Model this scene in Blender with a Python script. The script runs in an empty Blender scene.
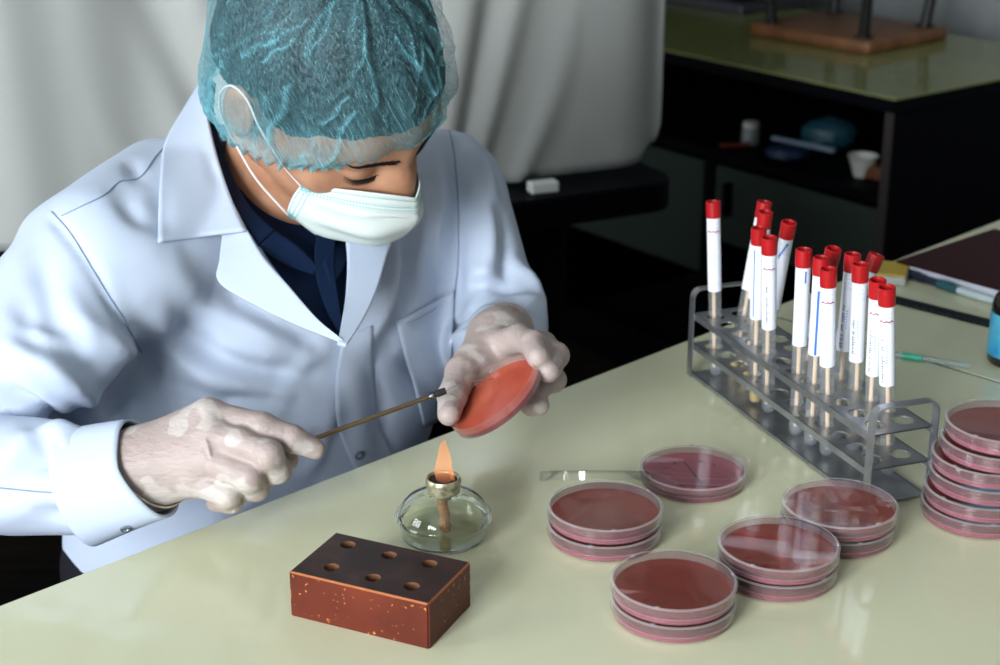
import bpy, bmesh, math, random
import numpy as np
from mathutils import Vector, Matrix
from mathutils.bvhtree import BVHTree
random.seed(7)
COL = bpy.context.scene.collection
TZ = 0.75                                   # table top height
FPX, PITCH, HC = 1618.0, math.radians(20.3), 0.603
SP, CP = math.sin(PITCH), math.cos(PITCH)
CF = np.array([0, CP, -SP]); CU = np.array([0, SP, CP]); CR = np.array([1.0, 0, 0])
CAM = np.array([0, 0, TZ + HC])
def ray(px, py): return CF + CR*((px-500)/FPX) + CU*((332.5-py)/FPX)
def P(px, py, d): return CAM + ray(px, py)*d          # a measured direction and distance -> a world point
def T(px, py, z=0.0):                                  # same on a horizontal plane z above the table
    r = ray(px, py); return CAM + r*((TZ+z-CAM[2])/r[2])
def V(a): return Vector((float(a[0]), float(a[1]), float(a[2])))
def nrm(a):
    a = np.asarray(a, float); return a/np.linalg.norm(a)

# ---------------------------------------------------------------- materials
def mat(name, col, rough=0.5, metal=0.0, **kw):
    m = bpy.data.materials.new(name); m.use_nodes = True
    b = m.node_tree.nodes['Principled BSDF']
    b.inputs['Base Color'].default_value = (*col, 1)
    b.inputs['Roughness'].default_value = rough
    b.inputs['Metallic'].default_value = metal
    for k, v in kw.items():
        b.inputs[k].default_value = v
    return m
def dull(m, lv=.12):
    m.node_tree.nodes['Principled BSDF'].inputs['Specular IOR Level'].default_value = lv; return m
def nodes(m): return m.node_tree.nodes, m.node_tree.links, m.node_tree.nodes['Principled BSDF']
def noise_col(m, c1, c2, scale=5, detail=4, lo=0.35, hi=0.65, coord='Object', rough=None, stretch=None):
    n, l, b = nodes(m)
    tc = n.new('ShaderNodeTexCoord'); src = tc.outputs[coord]
    if stretch:
        mp = n.new('ShaderNodeMapping'); mp.inputs['Scale'].default_value = stretch
        l.new(src, mp.inputs[0]); src = mp.outputs[0]
    t = n.new('ShaderNodeTexNoise'); t.inputs['Scale'].default_value = scale; t.inputs['Detail'].default_value = detail
    l.new(src, t.inputs['Vector'])
    r = n.new('ShaderNodeValToRGB'); r.color_ramp.elements[0].position = lo; r.color_ramp.elements[1].position = hi
    r.color_ramp.elements[0].color = (*c1, 1); r.color_ramp.elements[1].color = (*c2, 1)
    l.new(t.outputs['Fac'], r.inputs[0]); l.new(r.outputs[0], b.inputs['Base Color'])
    return t, r
def bump(m, scale=200, strength=0.1, dist=0.001, detail=3, coord='Object', stretch=None):
    n, l, b = nodes(m)
    tc = n.new('ShaderNodeTexCoord'); src = tc.outputs[coord]
    if stretch:
        mp = n.new('ShaderNodeMapping'); mp.inputs['Scale'].default_value = stretch
        l.new(src, mp.inputs[0]); src = mp.outputs[0]
    t = n.new('ShaderNodeTexNoise'); t.inputs['Scale'].default_value = scale; t.inputs['Detail'].default_value = detail
    l.new(src, t.inputs['Vector'])
    bm_ = n.new('ShaderNodeBump'); bm_.inputs['Strength'].default_value = strength; bm_.inputs['Distance'].default_value = dist
    l.new(t.outputs['Fac'], bm_.inputs['Height']); l.new(bm_.outputs[0], b.inputs['Normal'])
def thin_clear(name, tint=(1, 1, 1), rough=0.02, haze=0.0, hazecol=(1, 1, 1), ior=1.5):
    """thin clear plastic or glass sheet: sees through, mirrors by Fresnel, optional haze"""
    m = bpy.data.materials.new(name); m.use_nodes = True
    n, l = m.node_tree.nodes, m.node_tree.links
    n.remove(n['Principled BSDF']); out = n['Material Output']
    tr = n.new('ShaderNodeBsdfTransparent'); tr.inputs[0].default_value = (*tint, 1)
    gl = n.new('ShaderNodeBsdfGlossy'); gl.inputs['Roughness'].default_value = rough
    fr = n.new('ShaderNodeFresnel'); ge = n.new('ShaderNodeNewGeometry'); mi = n.new('ShaderNodeMix')   # same mirror strength from either side of the sheet
    mi.inputs[2].default_value = ior; mi.inputs[3].default_value = 1/ior; l.new(ge.outputs['Backfacing'], mi.inputs[0]); l.new(mi.outputs[0], fr.inputs['IOR'])
    mx = n.new('ShaderNodeMixShader')
    l.new(fr.outputs[0], mx.inputs[0]); l.new(tr.outputs[0], mx.inputs[1]); l.new(gl.outputs[0], mx.inputs[2])
    last = mx
    if haze > 0:
        d = n.new('ShaderNodeBsdfDiffuse'); d.inputs[0].default_value = (*hazecol, 1)
        t2 = n.new('ShaderNodeBsdfTranslucent'); t2.inputs[0].default_value = (*hazecol, 1)
        a = n.new('ShaderNodeMixShader'); a.inputs[0].default_value = 0.5
        l.new(d.outputs[0], a.inputs[1]); l.new(t2.outputs[0], a.inputs[2])
        m2 = n.new('ShaderNodeMixShader'); m2.inputs[0].default_value = haze
        l.new(mx.outputs[0], m2.inputs[1]); l.new(a.outputs[0], m2.inputs[2]); last = m2
    l.new(last.outputs[0], out.inputs[0])
    return m

# ---------------------------------------------------------------- objects
def tag(o, label=None, cat=None, group=None, kind=None):
    if label: o['label'] = label
    if cat: o['category'] = cat
    if group: o['group'] = group
    if kind: o['kind'] = kind
    return o
def empty(name, loc, label=None, cat=None, group=None, rotz=0.0):
    o = bpy.data.objects.new(name, None); COL.objects.link(o)
    o.location = V(loc); o.rotation_euler = (0, 0, rotz); o.empty_display_size = 0.02
    return tag(o, label, cat, group)
def link_mesh(name, me, m=None, parent=None, smooth=False, angle=None):
    o = bpy.data.objects.new(name, me); COL.objects.link(o)
    if m:
        for mm in (m if isinstance(m, (list, tuple)) else [m]): me.materials.append(mm)
    if smooth:
        me.polygons.foreach_set('use_smooth', [True]*len(me.polygons))
        if angle is not None:
            try: me.set_sharp_from_angle(angle=math.radians(angle))
            except Exception: pass
    if parent:
        o.parent = parent; o.matrix_parent_inverse = par_inv(parent)
    return o
def par_inv(p):
    return Matrix.LocRotScale(p.location, p.rotation_euler, p.scale).inverted() if p.parent is None else Matrix.Identity(4)
def obj(name, bm, m=None, parent=None, smooth=False, angle=None):
    """bmesh in world space (or in parent's space for grand-children) -> object"""
    me = bpy.data.meshes.new(name); bm.normal_update(); bm.to_mesh(me); bm.free()
    return link_mesh(name, me, m, parent, smooth, angle)
def pydata(name, vs, fs, m=None, parent=None, smooth=True, angle=None):
    me = bpy.data.meshes.new(name); me.from_pydata([tuple(map(float, v)) for v in vs], [], [tuple(map(int, f)) for f in fs]); me.update()
    bm = bmesh.new(); bm.from_mesh(me); bmesh.ops.recalc_face_normals(bm, faces=bm.faces); bm.to_mesh(me); bm.free()
    return link_mesh(name, me, m, parent, smooth, angle)
def copy_tree(o, parent=None):
    c = o.copy(); COL.objects.link(c)
    if parent: c.parent = parent; c.matrix_parent_inverse = o.matrix_parent_inverse.copy()
    for ch in list(o.children): copy_tree(ch, c)
    return c

def box(bm, lo, hi, M=None, bevel=0.0, seg=2):
    vs = [bm.verts.new(((lo[0], hi[0])[i], (lo[1], hi[1])[j], (lo[2], hi[2])[k])) for i in (0, 1) for j in (0, 1) for k in (0, 1)]
    fs = [(0, 1, 3, 2), (4, 6, 7, 5), (0, 4, 5, 1), (2, 3, 7, 6), (0, 2, 6, 4), (1, 5, 7, 3)]
    faces = [bm.faces.new([vs[i] for i in f]) for f in fs]
    if bevel > 0:
        es = list({e for f in faces for e in f.edges})
        r = bmesh.ops.bevel(bm, geom=es, offset=bevel, segments=seg, affect='EDGES', profile=0.5)
        allv = {v for f in r['faces'] for v in f.verts} | {v for v in vs if v.is_valid}
    else: allv = set(vs)
    if M is not None:
        for v in allv: v.co = M @ v.co
    return allv
def lathe(bm, prof, seg=48, M=None, closed=False):
    """prof: list of (r, z); rings around z"""
    rings = []
    for r, z in prof:
        if r < 1e-6: rings.append([bm.verts.new((0, 0, z))])
        else: rings.append([bm.verts.new((r*math.cos(2*math.pi*i/seg), r*math.sin(2*math.pi*i/seg), z)) for i in range(seg)])
    pairs = list(zip(rings, rings[1:]))
    if closed: pairs.append((rings[-1], rings[0]))
    for a, b in pairs:
        if len(a) == 1 and len(b) == 1: continue
        for i in range(seg):
            j = (i+1) % seg
            if len(a) == 1: bm.faces.new((a[0], b[j], b[i]))
            elif len(b) == 1: bm.faces.new((a[i], a[j], b[0]))
            else: bm.faces.new((a[i], a[j], b[j], b[i]))
    vs = [v for r in rings for v in r]
    if M is not None:
        for v in vs: v.co = M @ v.co
    return vs
def tube(bm, pts, rad, seg=8, flat=None, cap=True):
    """sweep a circle (or flat (w,t) strip with side vector) along pts"""
    pts = [np.asarray(p, float) for p in pts]
    n = len(pts); rads = rad if isinstance(rad, (list, tuple, np.ndarray)) else [rad]*n
    t0 = nrm(pts[1]-pts[0]); up = np.array([0, 0, 1.0])
    if abs(t0@up) > 0.9: up = np.array([0, 1.0, 0])
    if flat is not None: up = np.asarray(flat[2], float)
    a = nrm(np.cross(t0, up)); b = np.cross(a, t0)
    rings = []
    for i in range(n):
        t = nrm((pts[min(i+1, n-1)]-pts[max(i-1, 0)]))
        if flat is None:
            a = nrm(a-t*(a@t)); b = np.cross(t, a)
            rings.append([bm.verts.new(V(pts[i]+rads[i]*(a*math.cos(2*math.pi*k/seg)+b*math.sin(2*math.pi*k/seg)))) for k in range(seg)])
        else:
            w, th, sd = flat; sd = nrm(np.asarray(sd, float)); sd = nrm(sd-t*(sd@t)); o = np.cross(t, sd)
            rings.append([bm.verts.new(V(pts[i]+sd*w/2*x+o*th/2*y)) for x, y in ((-1, -1), (1, -1), (1, 1), (-1, 1))])
    m_ = len(rings[0])
    for r1, r2 in zip(rings, rings[1:]):
        for k in range(m_): bm.faces.new((r1[k], r1[(k+1) % m_], r2[(k+1) % m_], r2[k]))
    if cap:
        bm.faces.new(rings[0][::-1]); bm.faces.new(rings[-1])
    return rings
def smooth_path(pts, n=8):
    """Catmull-Rom resample"""
    pts = [np.asarray(p, float) for p in pts]; out = []
    q = [2*pts[0]-pts[1]]+pts+[2*pts[-1]-pts[-2]]
    for i in range(1, len(q)-2):
        for k in range(n):
            t = k/n; p0, p1, p2, p3 = q[i-1:i+3]
            out.append(.5*((2*p1)+(-p0+p2)*t+(2*p0-5*p1+4*p2-p3)*t*t+(-p0+3*p1-3*p2+p3)*t**3))
    out.append(pts[-1]); return out
def frame(o, x=None, z=None):
    """matrix with origin o, z axis and approx x axis"""
    z = nrm(z if z is not None else (0, 0, 1)); x = np.asarray(x if x is not None else (1, 0, 0), float)
    x = nrm(x-z*(x@z)); y = np.cross(z, x)
    return Matrix(((x[0], y[0], z[0], o[0]), (x[1], y[1], z[1], o[1]), (x[2], y[2], z[2], o[2]), (0, 0, 0, 1)))

# ---------------------------------------------------------------- signed distance modelling (surface nets)
def s_cone(p, a, b, ra, rb):
    a = np.asarray(a, float); b = np.asarray(b, float); ba = b-a; l2 = ba@ba
    t = np.clip(((p-a)@ba)/l2, 0, 1)
    return np.linalg.norm(p-a-t[:, None]*ba, axis=1)-(ra+(rb-ra)*t)
def s_ell(p, c, r, R=None):
    q = p-np.asarray(c, float)
    if R is not None: q = q@R                       # columns of R are the axes
    r = np.asarray(r, float); k0 = np.linalg.norm(q/r, axis=1); k1 = np.linalg.norm(q/(r*r), axis=1)
    return k0*(k0-1)/np.maximum(k1, 1e-9)
def s_box(p, c, hs, rd, R=None):
    q = p-np.asarray(c, float)
    if R is not None: q = q@R
    q = np.abs(q)-np.asarray(hs)+rd
    return np.linalg.norm(np.maximum(q, 0), axis=1)+np.minimum(q.max(axis=1), 0)-rd
def smin(a, b, k):
    h = np.maximum(k-np.abs(a-b), 0)/k
    return np.minimum(a, b)-h*h*k*0.25
def smax(a, b, k): return -smin(-a, -b, k)
def nearby(p, c, r, fn):
    """evaluate a detailed shape only inside its bounding ball"""
    dc = np.linalg.norm(p-np.asarray(c), axis=1); out = dc-r*.72; m_ = dc < r
    if m_.any(): out[m_] = fn(p[m_])
    return out
def nets(fn, lo, hi, cell, block=12):
    """surface nets of fn<0 over [lo,hi]; blocks far from the surface are skipped"""
    lo = np.asarray(lo, float); dims = np.ceil((np.asarray(hi)-lo)/cell).astype(int)+1
    dims = ((dims+block-1)//block)*block
    G = np.full(dims+1, 1.0, np.float32)
    nb = dims//block
    bc = np.stack(np.meshgrid(*[np.arange(n) for n in nb], indexing='ij'), -1).reshape(-1, 3)
    cen = lo+(bc+.5)*block*cell
    dc = fn(cen); half = block*cell*.5*1.7321*1.6
    act = bc[np.abs(dc) < half+cell]
    far = bc[np.abs(dc) >= half+cell]; fd = dc[np.abs(dc) >= half+cell]
    for b_, d_ in zip(far, fd):
        if d_ < 0: G[tuple(slice(x*block, (x+1)*block+1) for x in b_)] = -1.0
    off = np.stack(np.meshgrid(*[np.arange(block+1)]*3, indexing='ij'), -1).reshape(-1, 3)
    for i in range(0, len(act), 64):
        ch = act[i:i+64]
        idx = (ch[:, None, :]*block+off[None]).reshape(-1, 3)
        G[idx[:, 0], idx[:, 1], idx[:, 2]] = fn(lo+idx*cell)
    S = G < 0
    nx, ny, nz = dims
    cs = np.zeros((nx, ny, nz), np.int8)
    for dx in (0, 1):
        for dy in (0, 1):
            for dz in (0, 1): cs += S[dx:dx+nx, dy:dy+ny, dz:dz+nz]
    mixed = np.argwhere((cs > 0) & (cs < 8))
    vid = np.full((nx, ny, nz), -1, np.int64); vid[mixed[:, 0], mixed[:, 1], mixed[:, 2]] = np.arange(len(mixed))
    acc = np.zeros((len(mixed), 3)); cnt = np.zeros(len(mixed))
    cor = [(a, b, c) for a in (0, 1) for b in (0, 1) for c in (0, 1)]
    for a in cor:
        for ax in range(3):
            if a[ax] == 1: continue
            b = list(a); b[ax] = 1
            ga = G[mixed[:, 0]+a[0], mixed[:, 1]+a[1], mixed[:, 2]+a[2]]; gb = G[mixed[:, 0]+b[0], mixed[:, 1]+b[1], mixed[:, 2]+b[2]]
            m_ = (ga < 0) != (gb < 0); t = np.zeros(len(ga)); t[m_] = ga[m_]/(ga[m_]-gb[m_])
            pt = np.array(a, float)[None].repeat(len(ga), 0); pt[:, ax] += t
            acc[m_] += pt[m_]; cnt[m_] += 1
    vs = lo+(mixed+acc/np.maximum(cnt, 1)[:, None])*cell
    faces = []
    for ax in range(3):
        u, w = (ax+1) % 3, (ax+2) % 3
        sl = [slice(0, d) for d in dims]; sl[u] = slice(1, dims[u]); sl[w] = slice(1, dims[w])
        A = S[tuple(sl)]; s2 = list(sl); s2[ax] = slice(1, dims[ax]+1); B = S[tuple(s2)]
        e = np.argwhere(A != B); ins = A[e[:, 0], e[:, 1], e[:, 2]]
        e[:, u] += 1; e[:, w] += 1
        def vv(du, dw):
            q = e.copy(); q[:, u] -= du; q[:, w] -= dw; return vid[q[:, 0], q[:, 1], q[:, 2]]
        quad = np.stack([vv(1, 1), vv(0, 1), vv(0, 0), vv(1, 0)], 1)
        quad[~ins] = quad[~ins][:, ::-1]
        faces.append(quad)
    F = np.concatenate(faces); F = F[(F >= 0).all(axis=1)]
    return vs, F
def laplace(vs, F, it=2, lam=.5):
    e = np.concatenate([F[:, [0, 1]], F[:, [1, 2]], F[:, [2, 3]], F[:, [3, 0]]])
    for _ in range(it):
        s = np.zeros_like(vs); c = np.zeros(len(vs))
        np.add.at(s, e[:, 0], vs[e[:, 1]]); np.add.at(s, e[:, 1], vs[e[:, 0]]); np.add.at(c, e[:, 0], 1); np.add.at(c, e[:, 1], 1)
        vs = vs+lam*(s/np.maximum(c, 1)[:, None]-vs)
    return vs
def vnormals(vs, F):
    n = np.cross(vs[F[:, 2]]-vs[F[:, 0]], vs[F[:, 3]]-vs[F[:, 1]]); o = np.zeros_like(vs)
    for k in range(4): np.add.at(o, F[:, k], n)
    return o/np.maximum(np.linalg.norm(o, axis=1), 1e-12)[:, None]
def fastmesh(name, vs, F, m=None, parent=None):
    me = bpy.data.meshes.new(name)
    me.vertices.add(len(vs)); me.vertices.foreach_set('co', np.asarray(vs, np.float32).ravel())
    me.loops.add(F.size); me.loops.foreach_set('vertex_index', F.astype(np.int32).ravel())
    me.polygons.add(len(F)); me.polygons.foreach_set('loop_start', np.arange(0, F.size, 4, dtype=np.int32))
    me.update(calc_edges=True); me.validate()
    return link_mesh(name, me, m, parent, True)
# ================================================================ ROOM (axes p, q turned 40 degrees)
RA = math.radians(40); PA = np.array([math.cos(RA), math.sin(RA), 0]); QA = np.array([-math.sin(RA), math.cos(RA), 0])
MR = Matrix.Rotation(RA, 4, 'Z')
def PQ(p, q, z=0.0): return PA*p+QA*q+np.array([0, 0, z])
m_wall = mat('wall_paint', (.50, .53, .52), .8); noise_col(m_wall, (.20, .215, .215), (.24, .255, .25), 3)
m_ceil = mat('ceiling_paint', (.42, .43, .42), .9)
m_floor = mat('dark_floor', (.012, .011, .010), .75, **{'Specular IOR Level': .1}); noise_col(m_floor, (.008, .006, .005), (.02, .015, .012), 6, stretch=(1, 8, 1))
m_frame = mat('window_frame_white', (.85, .86, .86), .4)
m_skirt = mat('baseboard_dark', (.05, .04, .035), .5)
P0, P1, Q0, Q1, ZT = -2.25, 3.25, -2.6, 3.3, 2.85
def rbox(name, lo, hi, m, kind='structure', parent=None, bevel=0.0):
    bm = bmesh.new(); box(bm, lo, hi, MR, bevel); o = obj(name, bm, m, parent)
    if kind and not parent: o['kind'] = kind
    return o
rbox('floor', (P0-.2, Q0-.2, -.1), (P1+.2, Q1+.2, 0), m_floor)
rbox('ceiling', (P0-.2, Q0-.2, ZT), (P1+.2, Q1+.2, ZT+.1), m_ceil)
rbox('wall_right', (P1, Q0-.2, 0), (P1+.15, Q1+.2, ZT), m_wall)
rbox('wall_back', (P0, Q1, 0), (P1, Q1+.15, ZT), m_wall)
rbox('wall_front', (P0, Q0-.15, 0), (P1, Q0, ZT), m_wall)
rbox('baseboard_right', (P1-.015, Q0, 0), (P1, Q1, .09), m_skirt)
rbox('baseboard_back', (P0, Q1-.015, 0), (P1-.015, Q1, .09), m_skirt)
# left wall with two tall windows
WINS = [(-1.05, .35), (1.55, 2.95)]; WZ0, WZ1 = .85, 2.5
bm = bmesh.new(); W = .15
qs = [Q0-.15]+[x for w in WINS for x in w]+[Q1+.15]
for i in range(0, len(qs), 2): box(bm, (P0-W, qs[i], 0), (P0, qs[i+1], ZT), MR)
for a, b in WINS: box(bm, (P0-W, a, 0), (P0, b, WZ0), MR); box(bm, (P0-W, a, WZ1), (P0, b, ZT), MR)
obj('wall_left', bm, m_wall)['kind'] = 'structure'
m_pane = thin_clear('window_glass', (.97, .99, 1), .01)
for wi, (a, b) in enumerate(WINS):
    bm = bmesh.new()
    box(bm, (P0-.06, a, WZ0), (P0+.01, a+.06, WZ1), MR); box(bm, (P0-.06, b-.06, WZ0), (P0+.01, b, WZ1), MR)
    box(bm, (P0-.06, a+.06, WZ0), (P0+.01, b-.06, WZ0+.06), MR); box(bm, (P0-.06, a+.06, WZ1-.06), (P0+.01, b-.06, WZ1), MR)
    for k in (1, 2):
        c = a+(b-a)*k/3; box(bm, (P0-.05, c-.025, WZ0+.06), (P0, c+.025, WZ1-.06), MR)
    for k in (1, 2, 3):
        z = WZ0+(WZ1-WZ0)*k/4; box(bm, (P0-.045, a+.06, z-.02), (P0-.005, b-.06, z+.02), MR)
    wo = obj('window_%d' % (wi+1), bm, m_frame); wo['kind'] = 'structure'
    bm = bmesh.new(); box(bm, (P0-.03, a+.03, WZ0+.03), (P0-.026, b-.03, WZ1-.03), MR); obj('pane', bm, m_pane, wo)
    bm = bmesh.new(); box(bm, (P0-.02, a-.05, WZ0-.04), (P0+.14, b+.05, WZ0), MR, .006); obj('window_sill', bm, m_frame, wo)
    li = bpy.data.lights.new('daylight', 'AREA'); li.shape = 'RECTANGLE'; li.size = WZ1-WZ0; li.size_y = b-a
    li.energy = (350, 90)[wi]; li.color = (.95, .97, 1.0)
    lo = bpy.data.objects.new('daylight', li); COL.objects.link(lo)
    z_ax = -PA; x_ax = np.array([0, 0, 1.0]); c = PQ(P0-.2, (a+b)/2, (WZ0+WZ1)/2)
    lo.matrix_world = frame(c, x_ax, z_ax)          # area light shines along its -Z, into the room
w = bpy.data.worlds.new('World'); bpy.context.scene.world = w; w.use_nodes = True
w.node_tree.nodes['Background'].inputs[0].default_value = (.75, .85, 1, 1); w.node_tree.nodes['Background'].inputs[1].default_value = 1.0

# ================================================================ LAB TABLE
E0, E1 = T(0, 604), T(1000, 219)
TE = nrm(E1-E0); TN = np.array([TE[1], -TE[0], 0])      # along the person's edge, and away from the person
MT = frame((E0[0], E0[1], 0), TE, (0, 0, 1))            # x along edge, y = towards the person (z cross x)
# local: x along the edge, y positive behind the edge (person side), negative = over the table
m_top = mat('pale_green_glass_top', (.56, .55, .34), .06); m_top.node_tree.nodes['Principled BSDF'].inputs['IOR'].default_value = 1.52
t_, r_ = noise_col(m_top, (.65, .65, .44), (.68, .68, .47), 2.5)
m_edge = mat('dark_table_edge', (.008, .007, .006), .6)
m_tleg = mat('dark_brown_table_wood', (.035, .018, .010), .45)
sx = float(np.dot(T(915, 357)-E0, TE)) + .0
def table(name, x0, x1, label):
    t = empty(name, V(E0)*1.0 - Vector((0, 0, TZ)) + V(TE*((x0+x1)/2)), label, 'table')
    bm = bmesh.new(); box(bm, (x0, -.80, TZ-.006), (x1, -.0015, TZ), MT, .0015); obj('glass_top', bm, m_top, t)
    bm = bmesh.new(); box(bm, (x0, -.80, TZ-.034), (x1, .0015, TZ-.0063), MT, .001)
    obj('top_board', bm, m_edge, t)
    bm = bmesh.new(); box(bm, (x0+.04, -.76, TZ-.13), (x1-.04, -.10, TZ-.035), MT); obj('apron', bm, m_tleg, t)
    for x in (x0+.03, x1-.09):
        for y in (-.77, -.13):
            bm = bmesh.new(); box(bm, (x, y, 0), (x+.06, y+.06, TZ-.034), MT, .003); obj('leg', bm, m_tleg, t)
    return t
tb1 = table('lab_table', -.55, sx-.0012, 'pale green glass-topped lab table where the person works')
table('lab_table', sx+.0012, sx+1.0, 'pale green glass-topped table beyond the thin dark seam, carrying the notebook')
bm = bmesh.new(); box(bm, (sx-.0034, -.80, TZ-.006), (sx-.0012, -.0015, TZ+.0002), MT); obj('seam_strip', bm, m_edge, tb1)
# ================================================================ PETRI DISHES
m_lid = thin_clear('clear_polystyrene', (.99, .99, .99), .02, .006, (.9, .88, .88), 1.42)
m_lip = thin_clear('polystyrene_lip_gleam', (.98, .97, .97), .03, .28, (.98, .96, .96), 1.6)  # whitish haze paints in the light that the bevelled lid edge catches
m_base = thin_clear('polystyrene_wall_agar_tint', (.97, .93, .93), .02, .15, (.95, .54, .60), 1.5)  # clear plastic; pink of agar showing through and reflecting is put into the haze
m_agar = mat('blood_agar', (.16, .028, .018), .12); m_agar.node_tree.nodes['Principled BSDF'].inputs['Specular IOR Level'].default_value = .5
noise_col(m_agar, (.26, .034, .018), (.31, .046, .026), 30)
m_rim = mat('agar_edge_lit_pink', (.17, .013, .050), .3)  # pink from light passing through the agar side, painted as its colour
m_agar2 = mat('pink_agar', (.40, .11, .14), .12)
m_ink = mat('black_marker_ink', (.02, .015, .03), .6)
HD = .0142
def dish_mesh(parent, M, agar=m_agar, rim=None, wall=None, lid=True, d=.0885, H=.0139, agar_h=.0062):
    """base with medium, and lid; M places the dish's base centre"""
    R = d/2
    bm = bmesh.new(); lathe(bm, [(0, .0008), (R-.0012, .0008), (R, .0015), (R, .0125), (R-.0009, .0125), (R-.0009, .0016), (0, .0016)], 96, M)
    b = obj('dish_base', bm, wall or m_base, parent, True, 35)
    bm = bmesh.new(); r = R-.0010
    lathe(bm, [(r-.004, .00165), (r, .00165), (r, .0017+agar_h*.92), (r-.0012, .0017+agar_h*.98), (r-.0022, .0017+agar_h)], 96, M)
    lathe(bm, [(0, .00165), (r-.004, .00165)], 96, M)
    vs = lathe(bm, [(r-.0022, .0017+agar_h), (0, .0017+agar_h)], 96, M)
    o = obj('agar', bm, [agar, rim or m_rim], parent, True, 50)
    me = o.data; Mi = M.inverted()
    for p in me.polygons:
        c = Mi @ p.center; rr = math.hypot(c.x, c.y)
        p.material_index = 1 if rr > r-.0006 else 0
    if lid:
        L = R+.0018
        bm = bmesh.new(); lathe(bm, [(0, H-.0009), (L-.0010, H-.0009), (L-.0010, H-.0078), (L, H-.0078), (L, H-.0006), (L-.0008, H+.0001), (L-.0016, H+.0005), (L-.0024, H+.0001), (0, H)], 96, M)
        for k in range(3):     # stacking nubs on the lid rim
            a = 2.1*k+.5; box(bm, (L-.0030, -.0015, H-.0002), (L-.0012, .0015, H+.0008), M @ Matrix.Rotation(a, 4, 'Z'))
        o = obj('lid', bm, [m_lid, m_lip], parent, True, 35)
        for p in o.data.polygons:
            c = Mi @ p.center; rr = math.hypot(c.x, c.y)
            p.material_index = 1 if (rr > L-.0022 and (c.z > H-.0012 or c.z < H-.0075)) else 0
G_STK = 'petri dishes stacked on the table'
def petri(c, rot, label, group=None, **kw):
    t = empty('petri_dish', c, label, 'petri dish', group)
    dish_mesh(t, Matrix.Translation(V(c)) @ Matrix.Rotation(rot, 4, 'Z'), **kw); return t
def top_center(px, py, n):          # centre of the lid top of a stack of n
    return T(px, py, HD*n)
STK = [  # lid-top centre px, n, name
    (605.3, 504.5, 2, 'pair with a loose lid leaning behind it'),
    (840.3, 502, 2, 'pair by the near end of the tube rack'),
    (779.0, 542, 2, 'pair just right of the frontmost pair'),
    (674.0, 578.7, 2, 'pair closest to the bottom edge of the photo'),
]
for i, (px, py, n, nm) in enumerate(STK):
    c = top_center(px, py, n)
    for k in range(n):
        pos = np.array([c[0]+random.uniform(-1, 1)*.0012*(n-1-k), c[1]+random.uniform(-1, 1)*.0012*(n-1-k), TZ+HD*k])
        petri(pos, random.uniform(0, 6), ('upper' if k else 'lower')+' red agar dish of the '+nm, 'petri dishes stacked in pairs')
c = T(693.5, 466.5, .0142); c[2] = TZ
pt = petri(c, 1.0, 'single pink agar petri dish with black marker line, in front of the tube rack', agar=m_agar2)
bm = bmesh.new(); MB = Matrix.Translation(V(c))
box(bm, (-.0006, -.022, .0080), (.0006, .022, .00815), MB @ Matrix.Rotation(.22, 4, 'Z'))
for (x, y) in ((-.014, .020), (.020, .016)):
    box(bm, (x-.003, y-.0006, .0080), (x+.003, y+.0006, .00815), MB @ Matrix.Rotation(.5, 4, 'Z')); box(bm, (x-.0006, y-.003, .0080), (x+.0006, y+.003, .00815), MB)
obj('marker_line', bm, m_ink, pt)
# tall stack at the right edge of the photo
c = T(1004, 420, HD*6); off = [(-.0135, -.001), (-.0125, -.002), (-.009, -.001), (-.0085, .0005), (-.003, -.0012), (0, 0)]
names = ['bottom', 'second from bottom', 'third from bottom', 'fourth from bottom', 'fifth from bottom', 'topmost']
for k in range(6):
    petri((c[0]+off[k][0], c[1]+off[k][1], TZ+HD*k), k*1.1, '%s dish of the tall petri dish stack right of the tube rack' % names[k], 'petri dishes in the tall stack', agar_h=.0062 if k != 1 else .007)
# loose lid leaning on the left pair
ca = T(609, 504.5, .0284)
near = np.array([ca[0]-.006, ca[1]+.0425, TZ+.0298]); 
tilt = math.radians(26.5)
ax = np.array([0, math.cos(tilt), -math.sin(tilt)])           # slope direction, falling away
zc = np.array([0, math.sin(tilt), math.cos(tilt)])
lc = near+ax*.044-zc*0+np.array([-.001, 0, .0])
bm = bmesh.new(); L = .0463; Ml = frame(lc, (1, 0, 0), zc)
lathe(bm, [(0, .0068), (L-.001, .0068), (L-.001, 0), (L, 0), (L, .0070), (L-.0008, .0077), (L-.0024, .0076), (0, .0076)], 96, Ml)
pl_ = empty('loose_cover', lc, 'loose clear petri lid leaning behind the left pair of dishes', 'petri dish lid')
obj('disc', bm, m_lid, pl_, True, 35)

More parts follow.
